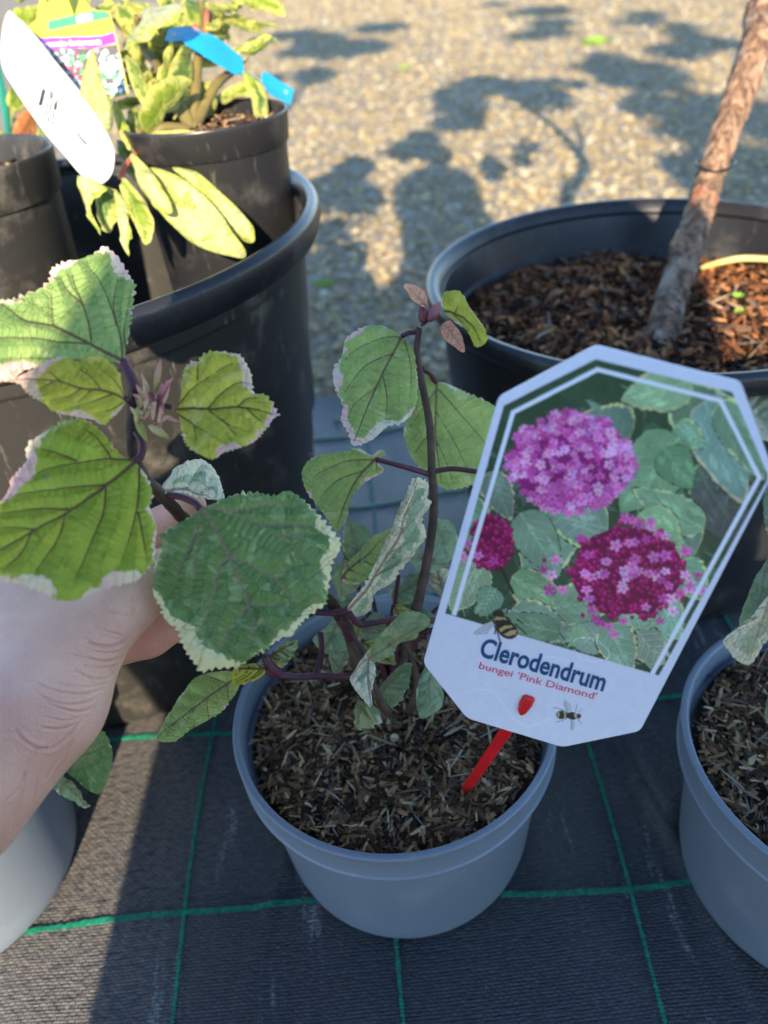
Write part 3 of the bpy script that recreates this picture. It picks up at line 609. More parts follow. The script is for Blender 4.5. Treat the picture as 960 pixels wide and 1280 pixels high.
# the upright branch
tube('stem', pt((524, 410, .405), (521, 445, .407), (530, 491, .41), (537, 533, .413), (540, 588, .417), (542, 625, .42), (540, 662, .423), (528, 730, .428), (510, 800, .432), (495, 870, .436)), [.0016, .0018, .002, .0021, .0022, .0024, .0025, .0027, .003, .0034], M['stem_brown'], shrub, knob=.12)
leaf(shrub, M['leaf_soft'], c7([(310, 196), (285, 180), (250, 165), (200, 170), (160, 195), (150, 240), (125, 280), (130, 330), (150, 380), (145, 420), (165, 460), (180, 490), (230, 475), (270, 440), (310, 430), (345, 390), (355, 330), (350, 270), (338, 220)]),
     P3((503, 420, .402), (420, 480, .380), (510, 520, .385)), [c7(v) for v in ([(310, 195), (260, 290), (215, 390), (180, 480)], [(305, 197), (240, 205), (170, 240), (140, 290)], [(285, 245), (210, 275), (150, 350)], [(318, 205), (335, 280), (330, 390)], [(255, 300), (270, 370), (265, 430)], [(240, 335), (180, 380), (160, 430)])], seed=7, bulge=.0010, cream=[(420, 468, 11), (426, 515, 10), (476, 543, 14), (440, 412, 9), (445, 552, 8), (512, 520, 7)], teeth=(2.2, 8), fold=-.004, vw=.7, res=.8)
leaf(shrub, M['leaf_soft'], c7([(402, 318), (372, 305), (345, 380), (320, 430), (315, 470), (340, 530), (380, 570), (410, 600), (440, 612), (500, 600), (560, 580), (620, 520), (610, 440), (560, 385), (480, 345), (435, 325)]),
     P3((545, 478, .425), (510, 560, .42), (630, 560, .44)), [c7(v) for v in ([(405, 320), (400, 420), (405, 520), (420, 600)], [(403, 340), (360, 400), (325, 450)], [(410, 340), (480, 420), (560, 520), (590, 560)], [(402, 400), (450, 480), (500, 580)], [(400, 440), (360, 490), (340, 520)], [(404, 480), (430, 540), (450, 600)])], seed=8, bulge=.0012, teeth=(2, 8), vw=.7, res=.8)
leaf(shrub, M['leaf_soft'], c7([(238, 532), (268, 515), (250, 503), (225, 520), (190, 500), (150, 510), (90, 515), (50, 540), (38, 580), (50, 620), (80, 660), (110, 700), (135, 722), (160, 690), (170, 640), (200, 600), (230, 580), (262, 558)]),
     P3((470, 574, .408), (378, 610, .385), (425, 660, .39)), [c7(v) for v in ([(235, 530), (190, 580), (155, 650), (130, 715)], [(228, 532), (160, 535), (80, 570), (50, 600)], [(205, 560), (130, 590), (75, 650)], [(240, 535), (240, 560)])], seed=9, bulge=.001, teeth=(2, 8), vw=.7, res=.8)
for pts, rr in ([[(503, 420, .402), (510, 416, .404), (519, 415, .406), (524, 409, .405)], .0013], [[(545, 478, .425), (538, 468, .42), (528, 461, .41)], .0013], [[(470, 574, .408), (500, 582, .411), (537, 593, .417)], .0014], [[(540, 590, .417), (565, 586, .416), (598, 590, .414)], .0014]):
    tube('petiole', pt(*pts), rr, M['stem_purple'], shrub)
leaf(shrub, M['leaf_young'], c7([(378, 118), (355, 108), (332, 92), (315, 56), (350, 58), (376, 84)]), P3((534, 384, .402), (505, 355, .398), (520, 375, .392)), [c7([(378, 116), (350, 88), (318, 58)])], seed=10, teeth=None, res=.8, bulge=.0005, wave=.0005, autoveins=True, vw=.5)
leaf(shrub, M['leaf_lime2'], c7([(425, 135), (420, 100), (435, 84), (470, 92), (500, 130), (530, 170), (541, 205), (510, 229), (490, 190), (450, 162)]), P3((555, 390, .400), (605, 425, .385), (580, 375, .402)), [c7([(425, 132), (465, 140), (500, 170), (525, 210)]), c7([(450, 138), (462, 115)]), c7([(450, 140), (480, 170)])], seed=11, teeth=(1.5, 7), res=.8, fold=.008, vw=.6)
leaf(shrub, M['leaf_young'], c7([(415, 168), (440, 155), (468, 188), (478, 240), (450, 225), (422, 200)]), P3((556, 403, .398), (580, 440, .388), (560, 420, .388)), [c7([(420, 162), (445, 190), (476, 235)])], seed=12, teeth=None, res=.8, bulge=.0005, wave=.0005, autoveins=True, vw=.5)
bracts('bud_bract', [(528, 404, 80, 26, 8, .402, (.12, .02, .03), (.40, .15, .13)), (536, 402, 60, 30, 8, .400, (.16, .03, .04), (.45, .18, .15)), (533, 400, 110, 22, 6, .401, (.14, .02, .03), (.3, .06, .08)), (526, 408, 45, 34, 4, .404, (.10, .02, .03), (.16, .04, .05))], shrub)
# folded pale leaf and the leaves low in the pot
leaf(shrub, M['leaf_pale'], c7([(158, 935), (185, 895), (220, 850), (255, 795), (285, 740), (310, 650), (335, 598), (352, 578), (385, 600), (385, 640), (400, 660), (375, 700), (385, 750), (345, 800), (310, 840), (300, 870), (240, 900), (230, 945), (200, 962), (170, 955)]),
     P3((436, 762, .385), (524, 596, .360), (520, 690, .392)), [c7([(158, 940), (235, 850), (290, 760), (325, 660), (352, 585)]), c7([(235, 850), (280, 830), (310, 820)]), c7([(270, 790), (320, 760), (360, 750)]), c7([(300, 730), (345, 700), (370, 690)]), c7([(318, 680), (350, 640), (375, 630)])], seed=13, teeth=(3, 9), res=.9, fold=-.012, bulge=.001, vw=.8)
low = [
 (c7([(140, 850), (170, 790), (220, 730), (275, 710), (260, 770), (220, 830), (180, 862)]), (430, 715, .43), (480, 660, .44), (445, 725, .415), 'leaf_soft'),
 (c8([(560, 480), (615, 390), (680, 320), (740, 265), (800, 255), (868, 290), (860, 330), (820, 345), (790, 380), (730, 400), (700, 440), (640, 470), (600, 480)]), (455, 830, .388), (535, 780, .372), (500, 820, .382), 'leaf_low'),
 (c8([(505, 530), (540, 480), (600, 410), (620, 470), (625, 520), (605, 600), (605, 665), (560, 620), (520, 570)]), (460, 812, .39), (462, 880, .372), (440, 850, .38), 'leaf_pale'),
 (c8([(615, 640), (640, 560), (700, 490), (750, 460), (760, 530), (735, 620), (690, 675), (640, 680)]), (468, 870, .415), (505, 828, .405), (498, 880, .395), 'leaf_low'),
 (c8([(510, 755), (505, 700), (540, 645), (600, 660), (590, 720)]), (452, 880, .41), (460, 872, .40), (438, 902, .395), 'leaf_low'),
 (c8([(820, 600), (850, 500), (890, 440), (930, 520), (948, 640), (900, 690), (840, 710)]), (540, 825, .41), (530, 890, .39), (555, 880, .395), 'leaf_low'),
 (c8([(430, 500), (430, 440), (480, 360), (540, 370), (540, 440), (490, 500), (450, 530)]), (425, 838, .425), (440, 805, .43), (418, 820, .42), 'leaf_low'),
 (c8([(715, 240), (760, 200), (830, 190), (900, 215), (900, 270), (820, 275), (750, 262)]), (495, 765, .45), (540, 760, .44), (520, 752, .46), 'leaf_low'),
 (c8([(330, 345), (400, 300), (460, 270), (480, 330), (470, 400), (430, 425), (380, 410)]), (425, 775, .435), (395, 798, .43), (420, 815, .425), 'leaf_low'),
 (c8([(560, 330), (600, 250), (660, 240), (680, 330), (630, 390), (590, 380)]), (455, 795, .44), (480, 770, .445), (478, 800, .44), 'leaf_low'),
 (crop([(355, 605), (400, 611), (450, 580), (520, 540), (560, 490), (572, 455), (500, 450), (440, 470), (400, 530), (375, 570)], 0, 600, 1.883), (300, 845, .40), (192, 920, .405), (240, 860, .41), 'leaf_soft'),
 (c8([(-10, 480), (40, 462), (90, 468), (118, 500), (110, 530), (60, 550), (0, 545)]), (331, 836, .385), (300, 840, .375), (318, 848, .378), 'leaf_lime2'),
 (c8([(135, 445), (180, 380), (250, 345), (235, 410), (200, 465), (160, 470)]), (336, 822, .392), (366, 796, .40), (350, 826, .385), 'leaf_soft'),
 (c8([(690, 130), (740, 60), (800, 40), (850, 90), (830, 160), (760, 190), (700, 180)]), (487, 745, .455), (520, 712, .46), (525, 740, .45), 'leaf_low'),
 (c7([(395, 700), (420, 690), (460, 695), (475, 760), (440, 800), (400, 780)]), (545, 655, .45), (575, 680, .45), (550, 690, .44), 'leaf_low'),
 (c7([(330, 800), (360, 760), (420, 770), (440, 800), (400, 820), (350, 822)]), (512, 700, .44), (560, 700, .45), (530, 705, .435), 'leaf_low'),
]
rq = random.Random(21)
for k in range(11):                                                 # pale leaves crowding the stem base and the back rim
    bx, by = rq.uniform(430, 565), rq.uniform(690, 810); an = rq.uniform(-2.6, -.5) if k % 2 else rq.uniform(.3, 2.8); L_ = rq.uniform(38, 62); w_ = L_*rq.uniform(.26, .36); dx, dy = math.cos(an), math.sin(an); dd = rq.uniform(.435, .475)
    P_ = lambda t, u: (bx+dx*L_*t-dy*w_*u, by+dy*L_*t+dx*w_*u)
    low.append(([P_(0, 0), P_(.15, .6), P_(.4, 1), P_(.7, .75), P_(1, 0), P_(.7, -.75), P_(.4, -1), P_(.15, -.6)], (bx, by, dd), (*P_(1, 0), dd-.012), (*P_(.4, 1), dd+rq.uniform(-.012, .012)), rq.choice(['leaf_low', 'leaf_soft', 'leaf_low', 'leaf_pale'])))
    o_ = D(bx, by, dd); tube('petiole', [o_, (o_+np.array([C1[0], C1[1]+.01, .125]))/2+np.array([0, .004, .008]), np.array([C1[0], C1[1]+.01, .112])], [.0011, .0014, .0018], M['stem_purple'], shrub)
for q, (o, a, b, c, mt) in enumerate(low):
    oo = np.array(o); ba = np.array(a[:2]); far = oo[np.argmax(((oo-ba)**2).sum(1))]; near = oo[np.argmin(((oo-ba)**2).sum(1))]
    midp = near*.5+far*.5+(oo.mean(0)-(near+far)/2)*.5
    leaf(shrub, M[mt], o, P3(a, b, c), [[tuple(near), tuple(midp), tuple(far)]], seed=20+q, teeth=(1.6, 8), res=.6, fold=-.006, droop=.004, bulge=.0008, vw=.7, autoveins=True)
for pts, rr, mt in ([[(395, 765, .386), (420, 766, .385), (436, 762, .385)], .0017, 'stem_purple'], [[(436, 765, .385), (448, 780, .392), (470, 778, .395), (500, 773, .398), (545, 776, .405)], .0016, 'stem_purple'], [[(424, 775, .39), (432, 788, .395), (440, 800, .402)], .0018, 'stem_purple'],
                    [[(331, 838, .386), (345, 843, .39), (372, 846, .395), (400, 845, .40), (430, 846, .405), (455, 842, .41)], .0018, 'stem_purple'], [[(331, 820, .386), (338, 832, .387), (350, 842, .39)], .0024, 'stem_purple'], [[(400, 790, .41), (402, 815, .408), (396, 842, .40)], .0016, 'stem_purple'],
                    [[(440, 800, .402), (452, 815, .40), (462, 850, .39), (478, 880, .388), (486, 890, .39)], .0024, 'stem_brown'], [[(505, 800, .43), (520, 850, .437), (512, 890, .445)], .0022, 'stem_brown'], [[(465, 880, .418), (478, 897, .423)], .0026, 'stem_brown']):
    tube('stem', pt(*pts), rr, M[mt], shrub, knob=.1)
for x, y, rx, ry in ((493, 923, .0034, .0050), (485, 904, .0018, .0040), (412, 866, .005, .002)):
    p = Z(x, y, .114); V = ICO_V*np.array([rx, .003, ry]); me = mesh('pebble', V+p, ICO_F, plain('pebble', (.42, .34, .19), .6, .3, .25, 300))
    md = me.modifiers.new('s', 'SUBSURF'); md.levels = 2; md.render_levels = 2
    tag(me, {493: 'small cream oval pebble on the compost below the stems', 485: 'tiny cream pebble between stem and larger oval pebble', 412: 'flat white flake on the compost beside the purple stem'}[x], 'pebble')

# ---- shrubs of the neighbouring pots
sh2 = thing('variegated_shrub', 'variegated shrub with wilted cream leaves in the shaded right-hand pot', 'shrub', (C2[0], C2[1], .11))
def cR(p): return crop(p, 680, 660, 2.064)
for q, (o, a, b, c, mt) in enumerate([
   (cR([(640, 40), (578, 70), (540, 130), (505, 190), (495, 240), (520, 272), (578, 200), (640, 120)]), (975, 700, .40), (925, 780, .385), (950, 770, .38), 'leaf_low'),
   (cR([(640, 120), (578, 170), (530, 240), (483, 288), (500, 320), (530, 350), (560, 347), (590, 290), (640, 240)]), (980, 740, .385), (920, 805, .365), (950, 825, .37), 'leaf_wilt'),
   (cR([(620, 400), (578, 430), (563, 470), (580, 497), (630, 480)]), (975, 870, .42), (955, 890, .41), (970, 895, .40), 'leaf_low'),
   ([(990, 470), (955, 462), (943, 490), (942, 520), (958, 545), (1000, 540)], (985, 490, .50), (945, 500, .49), (970, 540, .48), 'leaf_wilt'),
   ([(1010, 560), (962, 600), (955, 640), (970, 670), (1010, 650)], (990, 600, .46), (958, 640, .45), (980, 660, .44), 'leaf_low')]):
    oo = np.array(o); ba = np.array(a[:2]); far = oo[np.argmax(((oo-ba)**2).sum(1))]; near = oo[np.argmin(((oo-ba)**2).sum(1))]
    leaf(sh2, M[mt], o, P3(a, b, c), [[tuple(near), tuple((near+far)/2+3), tuple(far)]], seed=60+q, teeth=(1.8, 8), res=.6, fold=-.008, droop=.004, vw=.8, autoveins=True)
tube('stem', [np.array([C2[0], C2[1], .105]), np.array([C2[0]+.004, C2[1]+.004, .17]), D(990, 720, .40), D(985, 600, .46), D(985, 500, .50)], [.004, .0035, .003, .0025, .002], M['stem_brown'], sh2, knob=.15)
sh0 = thing('variegated_shrub', 'variegated shrub with a dark leaf under the wrist in the sunlit pot', 'shrub', (C0[0], C0[1], .11))
def cL(p): return crop(p, 0, 700, 3.657)
for q, (o, a, b, c, mt) in enumerate([
   (cL([(410, 735), (450, 760), (500, 800), (520, 880), (510, 960), (470, 1052), (400, 1040), (350, 1000), (300, 960), (280, 900), (350, 800)]), (90, 960, .40), (135, 960, .41), (115, 905, .42), 'leaf_dark'),
   (cL([(240, 1030), (300, 1080), (340, 1105), (410, 1132), (390, 1085), (350, 1030), (290, 985), (250, 990)]), (72, 975, .39), (110, 1005, .395), (95, 985, .405), 'leaf_low')]):
    oo = np.array(o); ba = np.array(a[:2]); far = oo[np.argmax(((oo-ba)**2).sum(1))]; near = oo[np.argmin(((oo-ba)**2).sum(1))]
    leaf(sh0, M[mt], o, P3(a, b, c), [[tuple(near), tuple((near+far)/2+3), tuple(far)]], seed=70+q, teeth=(2.2, 8), res=.7, fold=-.005, vw=.8, autoveins=True)
tube('stem', [np.array([C0[0], C0[1], .105]), np.array([C0[0]+.01, C0[1], .14]), D(20, 960, .42), D(70, 965, .405), D(88, 962, .40)], [.004, .0035, .003, .002, .0015], M['stem_brown'], sh0, knob=.15)

# ================================================================== the printed label in the middle pot
LP = Plane(D(np.array(655.), np.array(880.), .315), (-.275, -.951, .141))
lab = thing('plant_label', 'eight-sided white plant label with pink flower photo on a red stake', 'plant label', tuple(Z(580, 990, .112)))
class Print:
    def __init__(self, plane, base=.0004): self.V, self.f, self.c, self.k, self.pl, self.base = [], [], [], 0, plane, base
    def poly(self, pts, col, jit=0.0, lift=2e-6):
        self.k += 1; pts = np.asarray(pts, float); b = len(self.V)
        P = self.pl.at(pts[:, 0], pts[:, 1], np.full(len(pts), self.base+self.k*lift))
        self.V += list(P); self.f.append(list(range(b, b+len(pts)))); c = np.array(col)
        for i in range(len(pts)): self.c.append(np.clip(c*(1+jit*(random.random()-.5)), 0, 1))
    def strip(self, pts, w, col, closed=False):
        pts = np.asarray(pts, float); n = len(pts)
        for i in range(n if closed else n-1):
            a, b = pts[i], pts[(i+1) % n]; d = b-a; d = d/(np.linalg.norm(d)+1e-9); nn = np.array([-d[1], d[0]])*w/2; e = d*w*.3
            self.poly([a-nn-e, b-nn+e, b+nn+e, a+nn-e], col)
    def build(self, name, parent, mat=None): return mesh(name, self.V, self.f, mat or M['print'], parent, False, np.array(self.c))

class Raster:
    """flat print: colours painted shape over shape on one fine sheet of the card"""
    def __init__(self, plane, outline, step, base=(.68, .69, .78)):
        o = np.array(outline, float); self.pl, self.st = plane, step; self.lo = o.min(0)-1; n = np.ceil((o.max(0)+1-self.lo)/step).astype(int)
        self.X, self.Y = np.meshgrid(self.lo[0]+step*np.arange(n[0]), self.lo[1]+step*np.arange(n[1])); self.C = np.tile(np.array(base, np.float32), (n[1], n[0], 1))
        self.C *= (1+.05*(vnoise(self.X/7, self.Y/7, 3)-.5)+.04*(vnoise(self.X/2.2, self.Y/2.2, 8)-.5))[..., None]
        self.msk = self.fill(o)[1]; self.win = None
    def fill(self, pts):
        pts = np.asarray(pts, float); a = np.floor((pts.min(0)-self.lo)/self.st).astype(int); b = np.ceil((pts.max(0)-self.lo)/self.st).astype(int)+1
        sl = (slice(max(a[1], 0), max(b[1], 0)), slice(max(a[0], 0), max(b[0], 0))); x, y = self.X[sl], self.Y[sl]; ins = np.zeros(x.shape, bool)
        for i in range(len(pts)):
            (x1, y1), (x2, y2) = pts[i], pts[i-1]
            if y1 == y2: continue
            ins ^= ((y1 > y) != (y2 > y)) & (x < (x2-x1)*(y-y1)/(y2-y1)+x1)
        return sl, ins
    def poly(self, pts, col, jit=0.0):
        sl, ins = self.fill(pts)
        if self.win is not None: ins = ins & self.win[sl]
        c = np.array(col, np.float32)
        if jit: c = c*(1+jit*(rng.random((int(ins.sum()), 1))-.5))
        self.C[sl][ins] = np.clip(c, 0, 1)
    def strip(self, pts, w, col, closed=False):
        pts = np.asarray(pts, float); n = len(pts)
        for i in range(n if closed else n-1):
            a, b = pts[i], pts[(i+1) % n]; d = b-a; d = d/(np.linalg.norm(d)+1e-9); nn = np.array([-d[1], d[0]])*w/2; e = d*w*.3
            self.poly([a-nn-e, b-nn+e, b+nn+e, a+nn-e], col)
    def window(self, pts):
        self.win = np.zeros(self.X.shape, bool)
        if pts is None: self.win = None
        else: sl, ins = self.fill(pts); self.win[sl] = ins
    def build(self, name, parent, off, blur=1):
        C_ = self.C
        for _ in range(blur):
            p = np.pad(C_, ((1, 1), (1, 1), (0, 0)), 'edge'); C_ = (p[1:-1, 1:-1]*4+p[:-2, 1:-1]+p[2:, 1:-1]+p[1:-1, :-2]+p[1:-1, 2:])/8
        m_ = np.zeros(self.X.shape, bool); sl, ins = self.fill(self.edge); m_[sl] = ins
        q = m_[:-1, :-1] & m_[1:, :-1] & m_[:-1, 1:] & m_[1:, 1:]; use = np.zeros_like(m_)
        use[:-1, :-1] |= q; use[1:, :-1] |= q; use[:-1, 1:] |= q; use[1:, 1:] |= q
        idx = -np.ones(m_.shape, int); idx[use] = np.arange(use.sum()); f = np.stack([idx[:-1, :-1][q], idx[1:, :-1][q], idx[1:, 1:][q], idx[:-1, 1:][q]], 1)
        return mesh(name, self.pl.at(self.X[use], self.Y[use], np.full(int(use.sum()), off)), f, M['print'], parent, True, C_[use])
def q4(p): return crop(p, 520, 420, 2.182)
OUT = [(745, 431), (926, 477), (967, 590), (800, 913), (703, 933), (584, 897), (529, 828), (623, 496)]
def rounded(P, r):
    P = np.array(P, float); out = []
    for i in range(len(P)):
        a, b, c = P[i-1], P[i], P[(i+1) % len(P)]; u = (a-b)/np.linalg.norm(a-b); v = (c-b)/np.linalg.norm(c-b)
        for t in np.linspace(0, 1, 5): out.append((1-t)**2*(b+u*r)+2*t*(1-t)*b+t*t*(b+v*r))
    return np.array(out)
RO = rounded(OUT, 7)
n = len(RO); top = LP.at(RO[:, 0], RO[:, 1], np.full(n, .00035)); bot = LP.at(RO[:, 0], RO[:, 1], np.full(n, -.00035))
mesh('card', np.r_[top, bot], [list(range(n)), list(range(2*n-1, n-1, -1))]+[(i, i+n, (i+1) % n+n, (i+1) % n) for i in range(n)], plain('label_card', (.68, .69, .78), .38, .45, .03, 60, .03, 300), lab, False)
pr = Raster(LP, RO, .8); pr.edge = rounded(np.array(OUT)*.996+np.array([748, 690])*.004, 7)
# photo area
PH = q4([(490, 62), (862, 152), (957, 372), (957, 392), (662, 924), (80, 755), (240, 188)])
from mathutils import geometry as mg
def inside(p, poly):
    x, y = p; c = False; m = len(poly)
    for i in range(m):
        (x1, y1), (x2, y2) = poly[i], poly[i-1]
        if (y1 > y) != (y2 > y) and x < (x2-x1)*(y-y1)/(y2-y1)+x1: c = not c
    return c
def clip(poly, win):
    """Sutherland-Hodgman against a convex window"""
    out = [np.array(p, float) for p in poly]; W = [np.array(p, float) for p in win]
    ar = sum(W[i-1][0]*W[i][1]-W[i][0]*W[i-1][1] for i in range(len(W))); sg = 1 if ar > 0 else -1
    for i in range(len(W)):
        a, b = W[i-1], W[i]; inp = out; out = []
        if not inp: return []
        sd = lambda p: sg*((b[0]-a[0])*(p[1]-a[1])-(b[1]-a[1])*(p[0]-a[0]))
        for j in range(len(inp)):
            p, q = inp[j-1], inp[j]; dp, dq = sd(p), sd(q)
            if dq >= 0:
                if dp < 0: out.append(p+(q-p)*dp/(dp-dq))
                out.append(q)
            elif dp >= 0: out.append(p+(q-p)*dp/(dp-dq))
    return out
def ink(pts, col, jit=0): pr.poly(pts, col, jit)
pr.window(PH)
ink(PH, (.035, .07, .035))
rp = random.Random(5)
# dark grass at the top, dim foliage speckle everywhere
for i in range(900):
    x, y = rp.uniform(560, 950), rp.uniform(445, 860)
    topz = y < 545 and x < 800
    a = rp.uniform(0, 6.28); L = rp.uniform(5, 13) if topz else rp.uniform(6, 18); w_ = .7 if topz else rp.uniform(1.5, 5)
    g = rp.uniform(.5, 1.6); col = (.035*g, .085*g, .030*g) if topz else (.05*g, .10*g, .055*g)
    d = np.array([math.cos(a), math.sin(a)])*L; nn = np.array([-d[1], d[0]])/L*w_; p = np.array([x, y])
    ink([p-d, p+nn, p+d, p-nn], col)
def pleaf(base, tip, wd, col, cream, pal=True, seed=0, veins=True):
    r = random.Random(seed); base = np.array(base, float); tip = np.array(tip, float); ax = tip-base; L = np.linalg.norm(ax); ax /= L; nx = np.array([-ax[1], ax[0]])
    def ol(sc, rag, sd):
        rr = random.Random(sd); pts = []
        for sgn, rng_ in ((1, range(0, 27)), (-1, range(26, -1, -1))):
            for i in rng_:
                t = i/26; hw = wd*(math.sin(math.pi*t**.62)**.75 if 0 < t < 1 else 0)*sc
                hw += rag*rr.uniform(-1, .6) if 0 < t < 1 else 0
                pts.append(base+ax*L*(t*(.5+.5*sc)+(1-sc)*.1)+nx*sgn*max(hw, 0))
        return pts
    ink(ol(1.04, 1.2, seed), (.02, .045, .025))                      # dark gap under the leaf edge (printed photo)
    ink(ol(1.0, 1.8, seed+1), cream if pal else tuple(c*.9 for c in col))
    ink(ol(.93 if pal else .97, 3.2 if pal else 1.0, seed+2), col)
    for k in range(7):                                              # lighter marbling
        t = r.uniform(.15, .85); u = r.uniform(-.6, .6)*wd; p = base+ax*L*t+nx*u; s1 = r.uniform(6, 16); s2 = r.uniform(2, 5); m_ = r.uniform(1.12, 1.5)
        ink([p-ax*s1, p+nx*s2, p+ax*s1, p-nx*s2], tuple(min(1, c*m_+.01) for c in col))
    if veins:
        lc = tuple(min(1, c*1.45+.02) for c in col); dc = tuple(c*.62 for c in col)
        def line(a, b, w0, c_):
            d = (b-a)/np.linalg.norm(b-a); nn = np.array([-d[1], d[0]])*w0; ink([a-nn, b-nn*.3, b+nn*.3, a+nn], c_)
        line(base, base+ax*L*.93, 1.1, lc)
        for t in (.1, .25, .4, .56, .72):
            for sgn in (-1, 1):
                a = base+ax*L*t; b = a+ax*L*.22+nx*sgn*wd*.72*(1-.5*max(0, t-.4)); line(a, b, .7, lc); line(a+ax*1.5, b+ax*1.5, .5, dc)
GA, GB, GC = (.20, .31, .18), (.25, .37, .22), (.14, .23, .13); CR = (.60, .62, .28)
leaves_p = [((600, 560), (575, 600), 26, GC), ((585, 620), (600, 700), 30, GC), ((610, 590), (640, 650), 26, GC),
            ((915, 560), (830, 470), 55, GC), ((780, 560), (720, 520), 60, GC), ((870, 690), (800, 640), 45, GC), ((905, 650), (870, 580), 40, (.09, .13, .09)), ((880, 600), (930, 680), 45, (.085, .11, .08)),
            ((865, 475), (776, 500), 38, GB), ((930, 540), (880, 500), 38, GB), ((880, 500), (930, 630), 46, GB), ((900, 500), (955, 600), 30, GA), ((845, 530), (880, 560), 22, GA),
            ((850, 545), (775, 640), 52, GA), ((830, 560), (865, 610), 30, GC), ((880, 660), (790, 610), 30, GA), ((800, 640), (850, 700), 40, GB),
            ((700, 640), (660, 740), 45, GB), ((760, 660), (680, 640), 40, GA), ((650, 640), (700, 720), 34, GA), ((640, 720), (720, 770), 30, GA), ((690, 760), (780, 745), 34, GB),
            ((600, 700), (565, 765), 34, GB), ((620, 735), (600, 770), 22, GA), ((640, 760), (720, 800), 30, GA), ((700, 790), (620, 770), 22, GC), ((760, 800), (700, 790), 26, GB), ((790, 780), (830, 830), 36, GB), ((760, 780), (790, 840), 32, GA), ((730, 785), (712, 800), 12, GA), ((850, 700), (880, 750), 30, GA), ((820, 740), (850, 800), 30, GB), ((775, 765), (815, 785), 14, GB)]
for i, (b, t_, wd, col) in enumerate(leaves_p): pleaf(b, t_, wd*.8, tuple(c*rp.uniform(.85, 1.12) for c in col), tuple(c*rp.uniform(.75, 1.1) for c in CR), rp.random() < .75, 300+i*7)
def floret(x, y, r_, col, rot, sq=1.0, eye=True):
    for k in range(5):
        a = rot+k*2*math.pi/5; d = np.array([math.cos(a), math.sin(a)*sq]); nn = np.array([-math.sin(a), math.cos(a)*sq]); p = np.array([x, y])
        c = tuple(min(1, q*rp.uniform(.8, 1.2)) for q in col)
        ink([p, p+d*r_*.55+nn*r_*.34, p+d*r_*.95+nn*r_*.20, p+d*r_*.95-nn*r_*.20, p+d*r_*.55-nn*r_*.34], c)
    if eye: ink([(x+math.cos(t)*r_*.16, y+math.sin(t)*r_*.16) for t in np.linspace(0, 6.28, 6)[:-1]], (.32, .015, .13))
def dot(x, y, r_, col): ink([(x+math.cos(t)*r_, y+math.sin(t)*r_) for t in np.linspace(0, 2*math.pi, 8)[:-1]], col)
def ell(cx, cy, rx, ry, col, rag=0):
    ink([(cx+math.cos(t)*(rx+rp.uniform(-rag, rag)), cy+math.sin(t)*(ry+rp.uniform(-rag, rag))) for t in np.linspace(0, 2*math.pi, 40)[:-1]], col)
PKS = [(.66, .13, .40), (.76, .23, .50), (.54, .07, .30), (.82, .36, .58)]
# round open flower head
cx, cy, rx, ry = 714, 577, 80, 64
ell(cx, cy, rx*.93, ry*.93, (.24, .012, .13), 3)
for i in range(260):
    a = rp.uniform(0, 6.28); q = rp.random()**.5; x, y = cx+math.cos(a)*rx*q*.95, cy+math.sin(a)*ry*q*.95
    dot(x, y, rp.uniform(1.5, 3.2), rp.choice([(.40, .02, .19), (.30, .01, .14), (.50, .08, .36)]))
for i in range(120):                                               # fine whiskers round the rim
    a = rp.uniform(0, 6.28); p0 = np.array([cx+math.cos(a)*rx*.9, cy+math.sin(a)*ry*.9]); d = np.array([math.cos(a), math.sin(a)])*rp.uniform(6, 15); nn = np.array([-d[1], d[0]])*.035
    ink([p0-nn, p0+d, p0+nn], rp.choice(PKS))
fl = []
for i in range(330):
    a = rp.uniform(0, 6.28); q = rp.random()**.5; fl.append((q, a))
fl.sort(reverse=True)
for q, a in fl:
    x, y = cx+math.cos(a)*rx*q, cy+math.sin(a)*ry*q
    if abs(x-cx-6) < 42 and abs(y-cy-6) < 24 and rp.random() < .45: continue
    floret(x, y, rp.uniform(5.5, 8.5), rp.choice(PKS), rp.uniform(0, 6.28), rp.uniform(.6, 1))
# bud heads
def budhead(cx, cy, rx, ry, nb, ring):
    ell(cx, cy, rx*.85, ry*.85, (.16, .004, .05), 4)
    for i in range(nb):
        a = rp.uniform(0, 6.28); q = rp.random()**.55; x, y = cx+math.cos(a)*rx*q*.93, cy+math.sin(a)*ry*q*.93; r_ = rp.uniform(2.2, 4.0)
        g = rp.uniform(.7, 1.25); dot(x, y+.6, r_+.6, (.14*g, .004, .045)); dot(x, y, r_, (.36*g, .008, .10*g)); dot(x-r_*.3, y-r_*.35, r_*.4, (.62*g, .06, .24*g))
    for (x, y) in ring: floret(x, y, rp.uniform(6.5, 9), rp.choice(PKS), rp.uniform(0, 6.28), rp.uniform(.7, 1))
r2 = q4([(450, 550), (470, 595), (505, 648), (595, 560), (608, 640), (655, 650), (690, 680), (735, 585), (680, 545), (570, 495), (610, 510), (640, 520), (380, 610), (350, 635), (370, 650), (400, 690), (365, 690), (465, 690), (470, 715), (480, 745), (500, 780), (525, 790), (565, 775), (665, 775), (700, 750), (695, 715), (720, 700), (750, 670), (770, 650), (745, 690), (785, 695), (680, 640), (590, 500), (545, 570), (660, 540), (760, 690), (490, 770), (640, 505), (735, 650)])
r2 += [(rp.gauss(785, 34), rp.gauss(713, 26)) for _ in range(26)]
budhead(*q4([(578, 640)])[0], 80, 66, 330, r2)
for (x, y) in q4([(455, 760), (430, 640), (700, 600), (350, 610), (725, 720)]): dot(x, y, 3.2, (.4, .01, .12))
budhead(*q4([(205, 565)])[0], 30, 40, 110, q4([(140, 565), (170, 597), (212, 612), (128, 600)]))
ink(q4([(225, 625), (235, 625), (270, 700), (262, 705)]), (.02, .03, .02))
